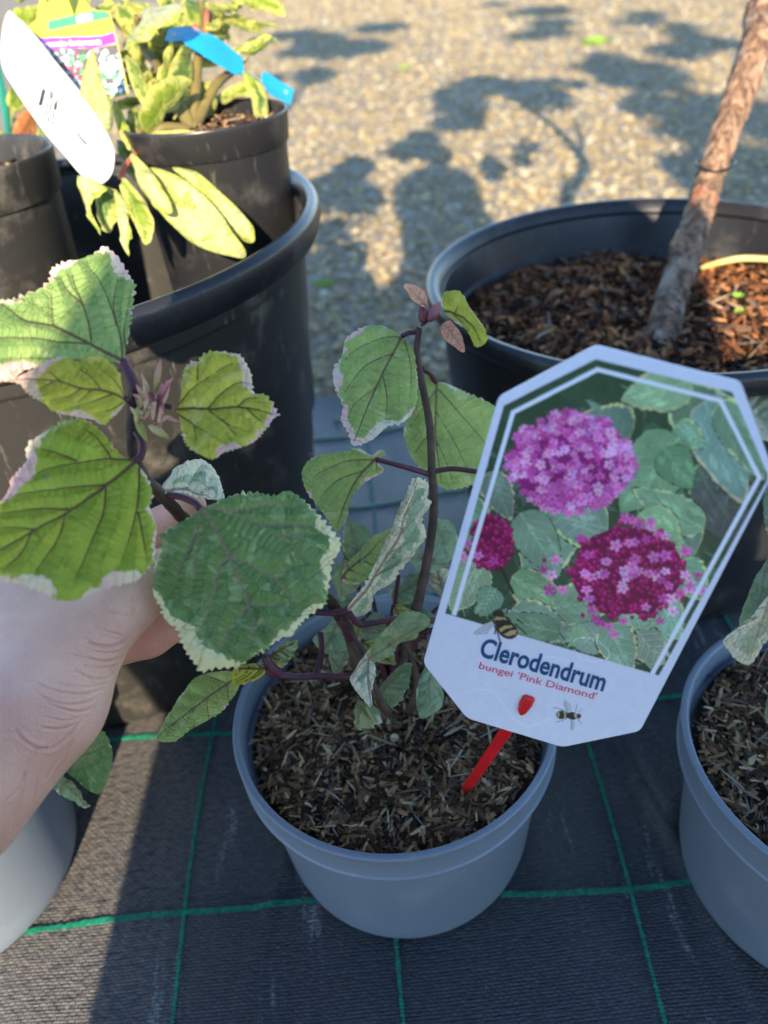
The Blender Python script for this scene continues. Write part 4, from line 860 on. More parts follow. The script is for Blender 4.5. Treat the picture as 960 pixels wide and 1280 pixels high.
mod = .72+.36*vnoise(pr.X/28, pr.Y/28, 31)+.34*vnoise(pr.X/9, pr.Y/9, 32)*vnoise(pr.X/40, pr.Y/40, 33)+.14*vnoise(pr.X/2.2, pr.Y/2.2, 34)
pr.C = np.where(pr.win[..., None], np.clip(pr.C*mod[..., None], 0, 1), pr.C).astype(np.float32)
# white frame lines over the photo, lower text panel, bees, lettering
pr.strip(q4([(105, 756), (265, 207), (495, 90), (830, 175), (936, 385), (645, 918)]), 5.5, (.76, .78, .83))
pr.window(None); pb = pr
def q9(p): return crop(p, 580, 740, 4.8)
def blob(P, c, a, b, rot, col, jit=.2):
    P.poly([(c[0]+math.cos(t)*a*math.cos(rot)-math.sin(t)*b*math.sin(rot), c[1]+math.cos(t)*a*math.sin(rot)+math.sin(t)*b*math.cos(rot)) for t in np.linspace(0, 2*math.pi, 20)[:-1]], col, jit)
# large bee
for pts in ([(170, 170), (110, 195), (55, 240), (70, 255), (130, 250), (185, 200)], [(250, 100), (285, 95), (270, 120)]): pb.poly(q9(pts), (.52, .53, .56))
for pts in ([(170, 175), (60, 243)], [(175, 190), (80, 250)], [(160, 195), (135, 248)]): pb.strip(q9(pts), .5, (.2, .2, .22))
for pts in ([(195, 215), (205, 250), (218, 295)], [(310, 190), (340, 215), (375, 248)], [(255, 130), (262, 100), (285, 98)], [(320, 160), (355, 185)], [(170, 150), (150, 150)], [(190, 215), (185, 250)]): pb.strip(q9(pts), 1.8, (.015, .013, .012))
bc = lambda x, y: q9([(x, y)])[0]
blob(pb, bc(262, 225), 13.5, 10.5, .5, (.02, .017, .014)); blob(pb, bc(238, 182), 11, 9, .5, (.018, .015, .013)); blob(pb, bc(208, 128), 7.5, 5.5, .3, (.02, .018, .016))
pb.poly(q9([(178, 165), (195, 145), (245, 148), (262, 165), (235, 160), (200, 165)]), (.42, .31, .14)); pb.poly(q9([(210, 218), (240, 200), (285, 195), (295, 208), (250, 216), (222, 238)]), (.46, .34, .13)); pb.poly(q9([(238, 250), (285, 225), (318, 222), (310, 250), (270, 265)]), (.46, .35, .15)); pb.poly(q9([(262, 262), (300, 250), (310, 262), (285, 278)]), (.05, .035, .03))
# small bee
for pts in ([(620, 715), (590, 670), (605, 640), (640, 665), (650, 705)], [(640, 765), (635, 815), (655, 830), (668, 790), (660, 760)]): pb.poly(q9(pts), (.53, .54, .58))
for pts in ([(600, 705), (560, 690), (535, 690)], [(670, 710), (678, 670)], [(600, 765), (555, 775)], [(685, 760), (705, 785)], [(690, 715), (710, 695)], [(620, 715), (605, 640)], [(645, 765), (650, 825)]): pb.strip(q9(pts), .7, (.10, .09, .09))
blob(pb, bc(590, 733), 8, 5.6, .1, (.045, .038, .035)); blob(pb, bc(650, 738), 7, 5, .1, (.035, .032, .03)); blob(pb, bc(688, 740), 3.4, 3.2, 0, (.05, .045, .04))
for pts in ([(560, 720), (575, 712), (570, 745), (560, 750)], [(597, 712), (612, 715), (612, 755), (596, 758), (604, 735)], [(662, 722), (676, 725), (678, 750), (664, 752)]): pb.poly(q9(pts), (.50, .44, .24))
# dashed flight loop and faint trails
lp_ = [np.array(q9([(765+108*math.cos(t)+math.sin(t)*10, 335+58*math.sin(t)+math.cos(t)*28)])[0]) for t in np.linspace(math.radians(190), math.radians(395), 34)]
for i in range(0, 33, 2): pb.strip([lp_[i], lp_[i+1]], 1.1, (.78, .80, .84))
pb.strip(q9([(0, 600), (80, 580), (170, 585), (230, 660), (300, 760), (380, 805), (470, 780), (540, 740)]), .8, (.82, .84, .89)); pb.strip(q9([(660, 340), (700, 400), (780, 415), (850, 400), (875, 385)]), .7, (.82, .84, .89)); pb.strip(q9([(430, 380), (540, 385), (640, 410)]), .7, (.82, .84, .89))
pic = pr.build('printed_picture', lab, .00045)
def text(body, p0, p1, up, capH, plane, off, col, name, parent, bold=0.0, sx=None, font_up=.73):
    cu = bpy.data.curves.new('lettering', 'FONT'); cu.body = body; cu.offset = bold; cu.resolution_u = 4
    tmp = bpy.data.objects.new('lettering', cu); COL.objects.link(tmp); dg = bpy.context.evaluated_depsgraph_get()
    me = tmp.evaluated_get(dg).to_mesh(); v = np.array([w_.co[:2] for w_ in me.vertices]); f = [list(p.vertices) for p in me.polygons]
    tmp.evaluated_get(dg).to_mesh_clear(); bpy.data.objects.remove(tmp)
    x0, x1 = v[:, 0].min(), v[:, 0].max(); p0, p1, up = (np.array(q, float) for q in (p0, p1, up)); up /= np.linalg.norm(up)
    P = p0+np.outer((v[:, 0]-x0)/(x1-x0), p1-p0)+np.outer(v[:, 1]/font_up*capH, up)
    return mesh(name, plane.at(P[:, 0], P[:, 1], np.full(len(P), off)), f, M['print'], parent, False, np.tile(col, (len(P), 1)))
OFF = .0006
UPL = (.30, -.95)
text('Clerodendrum', q9([(88, 375)])[0], q9([(835, 588)])[0], UPL, 24.5, LP, OFF, (.005, .07, .18), 'lettering', pic, .026)
text("bungei 'Pink Diamond'", q9([(88, 452)])[0], q9([(790, 640)])[0], UPL, 9.0, LP, OFF, (.70, .06, .12), 'lettering', pic, .004)
# red stake: blade from the compost to the slot, with its head through the card
A = Z(580, 992, .108); Bq = LP.at(np.array(641.), np.array(905.), np.array(-.0012)); H1 = LP.at(np.array(652.), np.array(889.), np.array(.0012)); H2 = LP.at(np.array(662.), np.array(869.), np.array(.0014))
def slab(name, pts, wd, th, mat, parent, nrm):
    V, f = [], []
    pts = [np.asarray(p, float) for p in pts]
    for i, p in enumerate(pts):
        T = pts[min(i+1, len(pts)-1)]-pts[max(i-1, 0)]; T /= np.linalg.norm(T); a = np.cross(T, nrm); a /= np.linalg.norm(a); b = np.cross(a, T); ww = wd[i]
        V += [p-a*ww-b*th, p-a*ww*.6+b*th, p+a*ww*.6+b*th, p+a*ww-b*th]
    for i in range(len(pts)-1):
        for j in range(4): f.append((i*4+j, i*4+(j+1) % 4, i*4+4+(j+1) % 4, i*4+4+j))
    m_ = len(V); f += [(0, 3, 2, 1), (m_-4, m_-3, m_-2, m_-1)]
    o = mesh(name, V, f, mat, parent, True); md = o.modifiers.new('b', 'BEVEL'); md.width = th*.5; md.segments = 2; return o
stk = slab('stake', [A, A*.5+Bq*.5, Bq], [.0030, .0030, .0030], .0010, M['red'], lab, LP.n)
slab('stake_head', [H1*1.06-H2*.06, H1*.9+H2*.1, H1*.5+H2*.5, H1*.1+H2*.9, H2*1.05-H1*.05], [.0010, .0022, .0029, .0028, .0018], .0008, M['red'], stk, LP.n)

# ================================================================== tree in the wide tub
def bark_mat():
    m = N('bark'); o = m.obj()
    st = m.mapv(o, (1, 1, .22)); a = m.noise(st, 130, 5, .65, .6); b = m.noise(st, 45, 3)
    c = m.mix(m.ramp(a, .35, .68), (.075, .045, .03), (.34, .20, .12)); c = m.mix(m.ramp(b, .52, .7), c, (.38, .29, .21))
    c = m.mix(m.ramp(m.noise(o, 30, 3), .60, .7), c, (.30, .10, .05))
    return m.done(m.bsdf(c, .8, .2, m.bump(a, 1.0, .006)))
M['trunk'] = bark_mat()
M['crown'] = leaf_mat('crown_leaf', (.05, .10, .03), (.08, .14, .04), (.1, .15, .05), (.08, .12, .04), T=-5, transl=.2)
def leaf_cloud(name, blobs, n, size, mat, parent, seed):
    r = np.random.default_rng(seed); tot = sum(b[3] for b in blobs); V = []; 
    for (x, y, z, k, sx, sy, sz_) in blobs:
        m_ = int(n*k/tot); d = r.normal(size=(m_, 3)); d /= np.linalg.norm(d, axis=1)[:, None]; q = r.random(m_)**.45
        P = np.array([x, y, z])+d*q[:, None]*np.array([sx, sy, sz_])
        a = r.normal(size=(m_, 3)); a /= np.linalg.norm(a, axis=1)[:, None]; b = np.cross(a, r.normal(size=(m_, 3))); b /= np.linalg.norm(b, axis=1)[:, None]+1e-9
        L = size*r.uniform(.6, 1.25, (m_, 1)); c = np.cross(a, b)
        V.append(np.stack([P-a*L, P+b*L*.42+c*L*.12, P+a*L, P-b*L*.42+c*L*.12], 1))
    V = np.concatenate(V); m_ = len(V); f = np.arange(m_*4).reshape(m_, 4)
    return mesh(name, V.reshape(-1, 3), f, mat, parent, False)
tr = thing('potted_tree', 'thin leaning tree trunk with flaking reddish bark rising from the wide black tub', 'tree', tuple(Z(828, 415, .21)))
tp = [Z(818, 452, .170), Z(826, 430, .204), D(838, 378, .650), D(864, 300, .668), D(890, 215, .686), D(920, 130, .694), D(948, 55, .70), D(980, -30, .71), np.array([.47, .62, .62]), np.array([.47, .65, .80]), np.array([.43, .67, .95])]
tube('trunk', tp, [.0150, .0140, .0126, .0120, .0118, .0130, .0140, .0145, .013, .012, .008], M['trunk'], tr, sides=26, sub=14, knob=.22, seed=4)
for q, (a, b) in enumerate([((.47, .62, .62), (.55, .70, .85)), ((.47, .65, .80), (.36, .66, .98)), ((.45, .66, .88), (.52, .70, 1.04))]): tube('branch', [np.array(a), (np.array(a)+np.array(b))/2+.02, np.array(b)], [.008, .006, .003], M['trunk'], tr, knob=.2)
# crown above the frame; its shadow falls on the gravel
def shadow_to(px, py, y0):
    g = Z(px, py, 0); k = math.cos(SUN_EL)/math.sin(SUN_EL); z = (g[1]-y0)/(k*math.cos(SUN_AZ)); return np.array([g[0]-z*k*math.sin(SUN_AZ), y0, z])
bl_ = []; rc = random.Random(77)
for (px, py, k, s1) in [(610, 110, 3, .105), (560, 125, 2, .075), (665, 118, 2, .07), (525, 180, 1.4, .06), (640, 200, .4, .032), (575, 150, 1.4, .06), (695, 112, .8, .04)]:
    for e in range(4):
        p = shadow_to(px+rc.gauss(0, 12), py+rc.gauss(0, 8), .66); z_ = s1*rc.uniform(.8, 1.25); bl_.append((p[0], p[1], p[2], k*.2, z_, .07, z_*.8))
leaf_cloud('crown', bl_, 5200, .022, M['crown'], tr, 5)
tube('cane', [Z(838, 380, .20)+np.array([.0, .025, 0]), D(878, 225, .705), D(918, 95, .712), D(948, 0, .72), D(980, -90, .73)], .0042, plain('cane', (.05, .035, .025), .6), tr, sides=8)
tie = catmull([D(872, 207, .683), D(888, 214, .672), D(905, 213, .672), D(918, 206, .680), D(918, 202, .70), D(900, 196, .712), D(874, 200, .705)], 6, True)
tube('tie', np.r_[tie, tie[:1]], .0012, plain('tie', (.01, .01, .01), .5), tr, sides=6, sub=1)
# yellowing stalk and seedlings on the mulch
o = tube('dead_stalk', [Z(876, 335, .215), Z(900, 328, .222), Z(930, 323, .225), Z(975, 325, .222)], [.0022, .0028, .003, .0028], plain('dead_stalk', (.45, .38, .13), .5), None); tag(o, 'yellowish dead leaf stalk lying on the bark mulch', 'stalk')
for q, (px, py) in enumerate([(922, 372), (925, 392)]):
    c = Z(px, py, .212); V, f = [], []
    for i in range(7):
        a = i*.9; d = np.array([math.cos(a), math.sin(a), .5])*.006; w_ = np.array([-math.sin(a), math.cos(a), 0])*.0026; b = len(V)
        V += [c, c+d*.6+w_, c+d, c+d*.6-w_]; f.append((b, b+1, b+2, b+3))
    o = mesh('seedling', V, f, M['weed']); tag(o, ['tiny bright green seedling on the mulch nearest the trunk', 'tiny yellow green seedling on sunlit mulch'][q], 'seedling')
# trees behind the viewer, known by their shadows on the far gravel
def shade_tree(label, y0, spots, foot):
    t = thing('shade_tree', label, 'tree', foot); bb = []
    for (px, py, k, s1) in spots:
        for e in range(4):
            p = shadow_to(px+rc.gauss(0, 20), py+rc.gauss(0, 7), y0); z_ = s1*rc.uniform(.45, .95); bb.append((p[0], p[1], p[2], k*.25, z_, .15, z_*.62))
    cz = np.mean([b[2] for b in bb]); cx_ = np.mean([b[0] for b in bb])
    tube('trunk', [np.array(foot), np.array([foot[0]*.5+cx_*.5, y0, cz*.5]), np.array([cx_, y0, cz])], [.03, .025, .015], M['trunk'], t, knob=.2)
    leaf_cloud('crown', bb, 6000, .045, M['crown'], t, int(abs(foot[0])*100))
shade_tree('leafy young tree with wide clumped crown casting ragged shade on the gravel', -1.9, [(800, 95, 3, .16), (770, 80, 2, .12), (835, 130, 2, .12), (930, 140, 2, .14), (870, 150, 1.5, .1), (690, 35, 2, .16), (650, 8, 2, .2), (830, 25, 1.5, .16), (900, 50, 2, .16), (940, 210, 2, .10), (890, 215, 1.2, .08), (920, 230, 1.2, .08)], (1.05, -1.9, -.012))
shade_tree('leafy young tree with one round crown behind the crouching person', -1.9, [(420, 50, 3, .26), (380, 45, 2, .22), (455, 40, 1, .14), (372, 92, .6, .08)], (-.75, -1.9, -.012))

# ================================================================== pale laurel and its tags, dusty pot plant
au = thing('variegated_laurel', 'pale yellow variegated laurel in the small black pot inside the large tub', 'shrub', (C5[0], C5[1], .39))
def c1(p): return crop(p, 0, 0, 2.4)
AUC = [ # outline in crop pixels, depth at base, depth at tip, material, (base index)
 ([(450, 508), (520, 520), (580, 560), (630, 620), (670, 680), (705, 752), (640, 745), (560, 720), (500, 670), (460, 610), (440, 560)], .545, .500, 'aucuba_pale'),
 ([(520, 505), (580, 510), (640, 560), (690, 610), (735, 670), (735, 712), (690, 700), (650, 660), (620, 610), (570, 550)], .550, .520, 'aucuba_pale'),
 ([(395, 458), (430, 490), (460, 530), (482, 602), (440, 600), (410, 560), (390, 510)], .535, .505, 'aucuba_pale'),
 ([(360, 530), (400, 560), (430, 620), (425, 670), (400, 700), (385, 660), (365, 600)], .530, .505, 'aucuba_yellow'),
 ([(345, 570), (370, 600), (372, 660), (350, 730), (335, 680), (340, 620)], .525, .505, 'aucuba_pale'),
 ([(235, 530), (300, 545), (265, 590), (255, 630), (275, 682), (250, 650), (230, 590)], .520, .500, 'aucuba_pale'),
 ([(280, 550), (340, 560), (330, 620), (290, 665), (265, 640)], .535, .520, 'aucuba_green'),
 ([(320, 395), (270, 310), (245, 280), (260, 200), (285, 140), (300, 200), (320, 260), (335, 310), (342, 370)], .520, .500, 'aucuba_pale'),
 ([(430, 395), (425, 350), (470, 295), (520, 275), (602, 285), (560, 310), (510, 330), (490, 370), (455, 397)], .545, .535, 'aucuba_yellow'),
 ([(500, 400), (540, 365), (612, 375), (590, 400), (550, 420), (515, 425)], .56, .55, 'aucuba_green'),
 ([(415, 430), (440, 400), (480, 395), (560, 400), (612, 450), (560, 465), (500, 470), (440, 490)], .548, .53, 'aucuba_yellow'),
 ([(378, 152), (370, 90), (400, 20), (440, -30), (510, -20), (480, 50), (430, 100), (395, 140)], .54, .53, 'aucuba_pale'),
 ([(375, 168), (410, 180), (435, 230), (460, 297), (430, 285), (395, 250)], .545, .535, 'aucuba_green'),
 ([(458, 262), (500, 190), (545, 140), (532, 220), (490, 265)], .56, .555, 'aucuba_yellow'),
 ([(550, 132), (590, 150), (592, 230), (580, 292), (530, 285), (520, 200)], .562, .555, 'aucuba_green'),
 ([(760, 245), (790, 258), (800, 320), (785, 400), (765, 360), (752, 290)], .572, .56, 'aucuba_green'),
 ([(720, 160), (760, 135), (812, 150), (790, 175), (740, 182)], .58, .575, 'aucuba_yellow'),
 ([(615, 80), (680, 32), (740, 30), (845, 85), (770, 62), (690, 55), (640, 85)], .59, .59, 'aucuba_green'),
 ([(700, 0), (760, -30), (830, -10), (845, 35), (800, 30), (740, 15)], .59, .59, 'aucuba_yellow'),
 ([(640, 20), (690, 60), (760, 80), (808, 115), (770, 105), (700, 95), (650, 60)], .60, .595, 'aucuba_yellow'),
 ([(340, 300), (380, 340), (396, 402), (370, 390), (345, 350)], .54, .53, 'aucuba_yellow'),
 ([(650, 290), (690, 260), (740, 250), (762, 290), (700, 300), (665, 316)], .59, .585, 'aucuba_yellow'),
 ([(730, 215), (760, 190), (790, 220), (770, 250), (740, 245)], .575, .57, 'aucuba_yellow'),
 ([(380, 330), (420, 300), (440, 340), (420, 400), (395, 380)], .56, .555, 'aucuba_green'),
 ([(350, 420), (395, 440), (400, 500), (380, 540), (350, 500)], .56, .55, 'aucuba_green'),
 ([(540, 10), (590, -40), (640, -30), (630, 40), (580, 70)], .61, .61, 'aucuba_green'),
 ([(480, 60), (540, 30), (580, 60), (560, 100), (500, 120)], .61, .61, 'aucuba_green'),
 ([(440, 150), (480, 130), (500, 170), (470, 220), (440, 200)], .60, .60, 'aucuba_green'),
 ([(600, 240), (640, 230), (660, 270), (630, 300), (600, 290)], .60, .60, 'aucuba_green'),
 ([(40, 30), (100, 0), (130, 20), (100, 60), (50, 70)], .60, .60, 'aucuba_yellow'),
 ([(60, 10), (20, -20), (40, -50), (110, -40), (100, 0)], .60, .60, 'aucuba_green'),
 ([(340, 30), (370, -20), (400, -30), (390, 40), (350, 60)], .59, .59, 'aucuba_green'),
 ([(800, -40), (850, -60), (900, -40), (860, -10)], .60, .60, 'aucuba_green'),
 ([(560, 330), (600, 320), (590, 360), (560, 365)], .58, .58, 'leaf_brown'),
]
rl = random.Random(12)
for k in range(90):
    bx, by = rl.uniform(330, 800), rl.uniform(-20, 330); a = rl.uniform(0, 6.28); L_ = rl.uniform(60, 125); w_ = L_*rl.uniform(.13, .20)
    dx, dy = math.cos(a), math.sin(a); dd = rl.uniform(.585, .63)
    if bx > 620 and by > 150: continue
    AUC.append(([(bx, by), (bx+dx*L_*.3-dy*w_, by+dy*L_*.3+dx*w_), (bx+dx*L_*.65-dy*w_*.8, by+dy*L_*.65+dx*w_*.8), (bx+dx*L_, by+dy*L_), (bx+dx*L_*.65+dy*w_*.8, by+dy*L_*.65-dx*w_*.8), (bx+dx*L_*.3+dy*w_, by+dy*L_*.3-dx*w_)], dd, dd-.01, rl.choice(['aucuba_green', 'aucuba_yellow', 'aucuba_green'])))
for q, (o, d0, d1, mt) in enumerate(AUC):
    if q < 7: d0 -= .030; d1 -= .022
    oo = np.array(c1(o)); b = oo[0]; tip = oo[np.argmax(((oo-b)**2).sum(1))]; ax = tip-b; L = np.linalg.norm(ax); nx = np.array([-ax[1], ax[0]])/L
    sd = ((q*37) % 11-5)/5*.022 if q >= 8 else .004
    pl = P3((b[0], b[1], d0), (tip[0], tip[1], d1), (*(b+ax*.5+nx*25), (d0+d1)/2+sd))
    mid = (b+tip)/2+(oo.mean(0)-(b+tip)/2)*.9
    leaf(au, M[mt], [tuple(p) for p in oo], pl, [[tuple(b), tuple(mid), tuple(tip)]], teeth=None, res=.55, fold=-.012, droop=.012, bulge=.0008, wave=.003, seed=90+q, vw=.6)
AS = plain('laurel_stem', (.13, .10, .03), .5, .4, .3)
RS = plain('laurel_petiole', (.45, .10, .06), .45, .4, .2)
root5 = np.array([C5[0]-.01, C5[1]-.005, .385])
for q, (a, b) in enumerate([((187, 175, .545), (165, 190, .54)), ((220, 120, .57), (170, 170, .545)), ((255, 40, .60), (250, -10, .605)), ((290, 90, .60), (310, 70, .60)), ((180, 60, .58), (170, 20, .56))]):
    tube('stem', [root5, root5*.4+D(*a)*.6+np.array([0, 0, .006]), D(*a), D(*b)], [.0045, .0035, .0028, .0018], AS, au, knob=.15)
for a, b in (((187, 178, .543), (190, 206, .545)), ((188, 176, .543), (166, 178, .54)), ((258, 40, .598), (262, 5, .602)), ((170, 192, .54), (150, 225, .53)), ((190, 206, .548), (216, 212, .55)), ((243, 30, .6), (250, 44, .6))):
    tube('petiole', [D(*a), (D(*a)+D(*b))/2+np.array([0, -.004, .002]), D(*b)], .0018, RS, au)
leaf_cloud('upper_foliage', [(-.13, .66, .60, 3, .075, .06, .07), (-.09, .68, .68, 2, .05, .05, .05), (-.18, .66, .56, 1.5, .06, .05, .05), (-.06, .67, .55, 2, .05, .05, .05)], 620, .035, M['aucuba_yellow'], au, 8)
# tags
def card(parent, pts, plane, mat, th=.0003, name='card'):
    P = np.array(pts, float); n = len(P); t_ = plane.at(P[:, 0], P[:, 1], np.full(n, th)); b_ = plane.at(P[:, 0], P[:, 1], np.full(n, -th))
    return mesh(name, np.r_[t_, b_], [list(range(n)), list(range(2*n-1, n-1, -1))]+[(i, i+n, (i+1) % n+n, (i+1) % n) for i in range(n)], mat, parent, False)
WP = P3((10, 30, .560), (135, 225, .500), (110, 120, .530))
wt = thing('loop_tag', 'white tongue-shaped price tag with small printed text on the laurel', 'plant tag', tuple(WP.at(np.array(70.), np.array(130.), np.array(0.))))
wo_ = catmull(c1([(25, 36), (8, 90), (5, 190), (40, 262), (130, 392), (190, 462), (260, 542), (300, 553), (335, 522), (343, 460), (320, 400), (250, 290), (170, 190), (90, 90), (45, 48)]), 5, True)
card(wt, wo_, WP, M['white_tag'])
pw = Print(WP)
def q2(p): return crop(p, 0, 20, 5.82)
for k, (x0, y0, x1, y1, w_) in enumerate([(292, 420, 250, 640, .8), (320, 545, 295, 650, 2.4), (355, 600, 330, 745, .9), (372, 540, 365, 600, .8), (385, 560, 352, 780, .9), (405, 620, 380, 800, .9), (420, 610, 408, 690, .9)]):
    N_ = 13
    for i in range(N_):
        if (i*7+k*3) % 5 == 0: continue
        a, b = i/N_, (i+.72)/N_; pw.strip(q2([(x0+(x1-x0)*a, y0+(y1-y0)*a), (x0+(x1-x0)*b, y0+(y1-y0)*b)]), w_*2.1, (.03, .03, .03))
pw.poly(q2([(560, 855), (572, 850), (600, 895), (630, 925), (635, 945), (620, 940), (590, 905)]), (.05, .05, .05)); pw.strip(q2([(755, 1040), (780, 1048), (772, 1082), (748, 1072)]), 1.0, (.08, .08, .08)); 
pw.build('printed_text', wt)
YP = P3((90, 20, .585), (150, 130, .560), (40, 60, .585))
yt = thing('picture_tag', 'yellow and purple picture tag with green bar standing in the laurel', 'plant tag', tuple(YP.at(np.array(130.), np.array(140.), np.array(0.))))
def q1(p): return crop(p, 30, 0, 6.857)
card(yt, q1([(0, 270), (110, 170), (150, -60), (540, -60), (580, 70), (640, 95), (735, 100), (770, 230), (830, 480), (900, 800), (520, 900), (350, 760), (200, 540)]), YP, plain('tag_card', (.50, .42, .06), .35, .4, .04))
py_ = Raster(YP, q1([(0, 270), (110, 170), (150, -60), (540, -60), (580, 70), (640, 95), (735, 100), (770, 230), (830, 480), (900, 800), (520, 900), (350, 760), (200, 540)]), .8, (.50, .42, .05)); py_.edge = q1([(8, 272), (115, 173), (155, -55), (536, -55), (576, 74), (638, 100), (730, 105), (765, 232), (825, 482), (890, 796), (522, 893), (354, 757), (204, 538)])
py_.poly(q1([(205, 185), (600, 92), (740, 100), (750, 155), (212, 268)]), (.06, .46, .14)); py_.poly(q1([(452, 150), (585, 122), (588, 172), (462, 198)]), (.78, .80, .76))
py_.poly(q1([(90, 350), (150, 330), (660, 315), (780, 278), (800, 368), (640, 410), (200, 425), (120, 410)]), (.42, .05, .48))
py_.poly(q1([(140, 430), (640, 412), (805, 380), (830, 480), (900, 800), (520, 900), (350, 760), (200, 540)]), (.10, .09, .09))
for i in range(260):
    x, y = rp.uniform(150, 890), rp.uniform(435, 860)
    if not inside((x, y), [(150, 440), (640, 420), (800, 390), (825, 480), (880, 780), (520, 880), (350, 740), (210, 540)]): continue
    col = rp.choice([(.35, .05, .13), (.60, .62, .66), (.10, .30, .14), (.07, .10, .08), (.45, .50, .60), (.25, .22, .25)]) if x < 640 else rp.choice([(.65, .75, .80), (.30, .50, .45), (.72, .80, .82), (.1, .25, .15)])
    py_.poly(q1([(x+rp.uniform(10, 42)*math.cos(t), y+rp.uniform(10, 42)*math.sin(t)) for t in (0, 1.2, 2.4, 3.7, 5)]), col, .1)
pyo = py_.build('printed_picture', yt, .0005)
text('Syneotha fortuneania', q1([(150, 408)])[0], q1([(668, 385)])[0], (0.02, -1), 7.0, YP, .0008, (.85, .84, .86), 'lettering', pyo, .02)
BP = P3((215, 42, .575), (350, 115, .600), (300, 100, .582))
bt = thing('plastic_tape', 'bright blue plastic tape band tied through the laurel over the pot rim', 'tape', tuple(BP.at(np.array(300.), np.array(90.), np.array(0.))))
def q6(p): return crop(p, 190, 0, 4.8)
card(bt, q6([(75, 245), (100, 175), (180, 160), (345, 175), (345, 210), (200, 250), (110, 250)]), BP, M['blue_tape'], .0004, 'tape_end')
BP2 = P3((235, 48, .568), (350, 118, .592), (300, 100, .575))
card(bt, q6([(185, 240), (200, 205), (240, 200), (345, 205), (400, 235), (470, 290), (545, 350), (550, 445), (500, 445), (420, 400), (330, 345), (260, 300), (200, 265)]), BP2, M['blue_tape'], .0004, 'tape_band')
card(bt, q6([(655, 450), (680, 432), (720, 455), (760, 485), (852, 540), (830, 628), (790, 605), (735, 580), (690, 548), (660, 500)]), BP2, M['blue_tape'], .0004, 'tape_end')
pz = Print(BP, .0006)
pz.strip(q6([(118, 200), (135, 196), (138, 214), (120, 218), (118, 200)]), 1.2, (.5, .45, .2)); pz.build('eyelet', bt); pz = Print(BP2, .0006); pz.strip(q6([(795, 545), (812, 550), (808, 570), (792, 562), (795, 545)]), 1.0, (.3, .35, .25)); pz.build('eyelet', bt)
# dusty pot plant
dp = thing('potted_seedling', 'small green plant with brown withered leaf and green cane in dusty pot', 'plant', (C6[0], C6[1], .368))
for q, (o, d0, mt) in enumerate([([(105, 330), (112, 400), (80, 450), (45, 440), (50, 365), (75, 330)], .66, 'leaf_brown'), ([(-5, 400), (20, 395), (42, 440), (40, 475), (0, 480), (-20, 440)], .65, 'aucuba_yellow'), ([(90, 300), (60, 270), (30, 260), (25, 310), (60, 330)], .66, 'aucuba_yellow'), ([(120, 380), (140, 400), (130, 430), (100, 420)], .665, 'aucuba_green'), ([(30, 350), (55, 340), (60, 380), (35, 395)], .67, 'aucuba_pale'), ([(10, 340), (30, 300), (40, 350), (20, 400)], .68, 'aucuba_green')]):
    oo = np.array(c1(o)); b = oo[0]; tip = oo[np.argmax(((oo-b)**2).sum(1))]; cc = oo.mean(0)
    leaf(dp, M[mt], [tuple(p) for p in oo], P3((b[0], b[1], d0), (tip[0], tip[1], d0-.012), (cc[0]+22, cc[1]-14, d0+.006)), [[tuple(b), tuple(cc), tuple(tip)]], teeth=None, res=.6, fold=-.01, seed=140+q, wave=.003, vw=.6)
tube('cane', [Z(14, 195, .365), D(10, 165, .652), D(6, 130, .655), D(0, 95, .66), D(-14, 40, .67)], [.0026, .0026, .0034, .0026, .0026], plain('green_cane', (.012, .13, .085), .35), dp)

# ================================================================== the person: hand and arm in view, body behind the camera
def sdf_mesh(prims, lo, hi, h, k):
    """prims: lists of tapered capsules (A, B, ra, rb) grouped by blend; surface by naive surface nets"""
    lo = np.array(lo, float); n = np.ceil((np.array(hi)-lo)/h).astype(int)+1
    X, Y, Zg = np.meshgrid(*(lo[i]+h*np.arange(n[i]) for i in range(3)), indexing='ij')
    Pg = np.stack([X, Y, Zg], -1).astype(np.float32)
    fld = None
    for A, B, ra, rb, kk in prims:
        A, B = np.array(A, np.float32), np.array(B, np.float32); d = B-A
        t = np.clip(((Pg-A)@d)/(d@d+1e-12), 0, 1); q = np.linalg.norm(Pg-A-t[..., None]*d, axis=-1)-(ra+(rb-ra)*t)
        if fld is None: fld = q
        else:
            kq = kk or k; hh = np.clip(.5+.5*(fld-q)/kq, 0, 1); fld = fld*(1-hh)+q*hh-kq*hh*(1-hh)
    return fld, lo, h
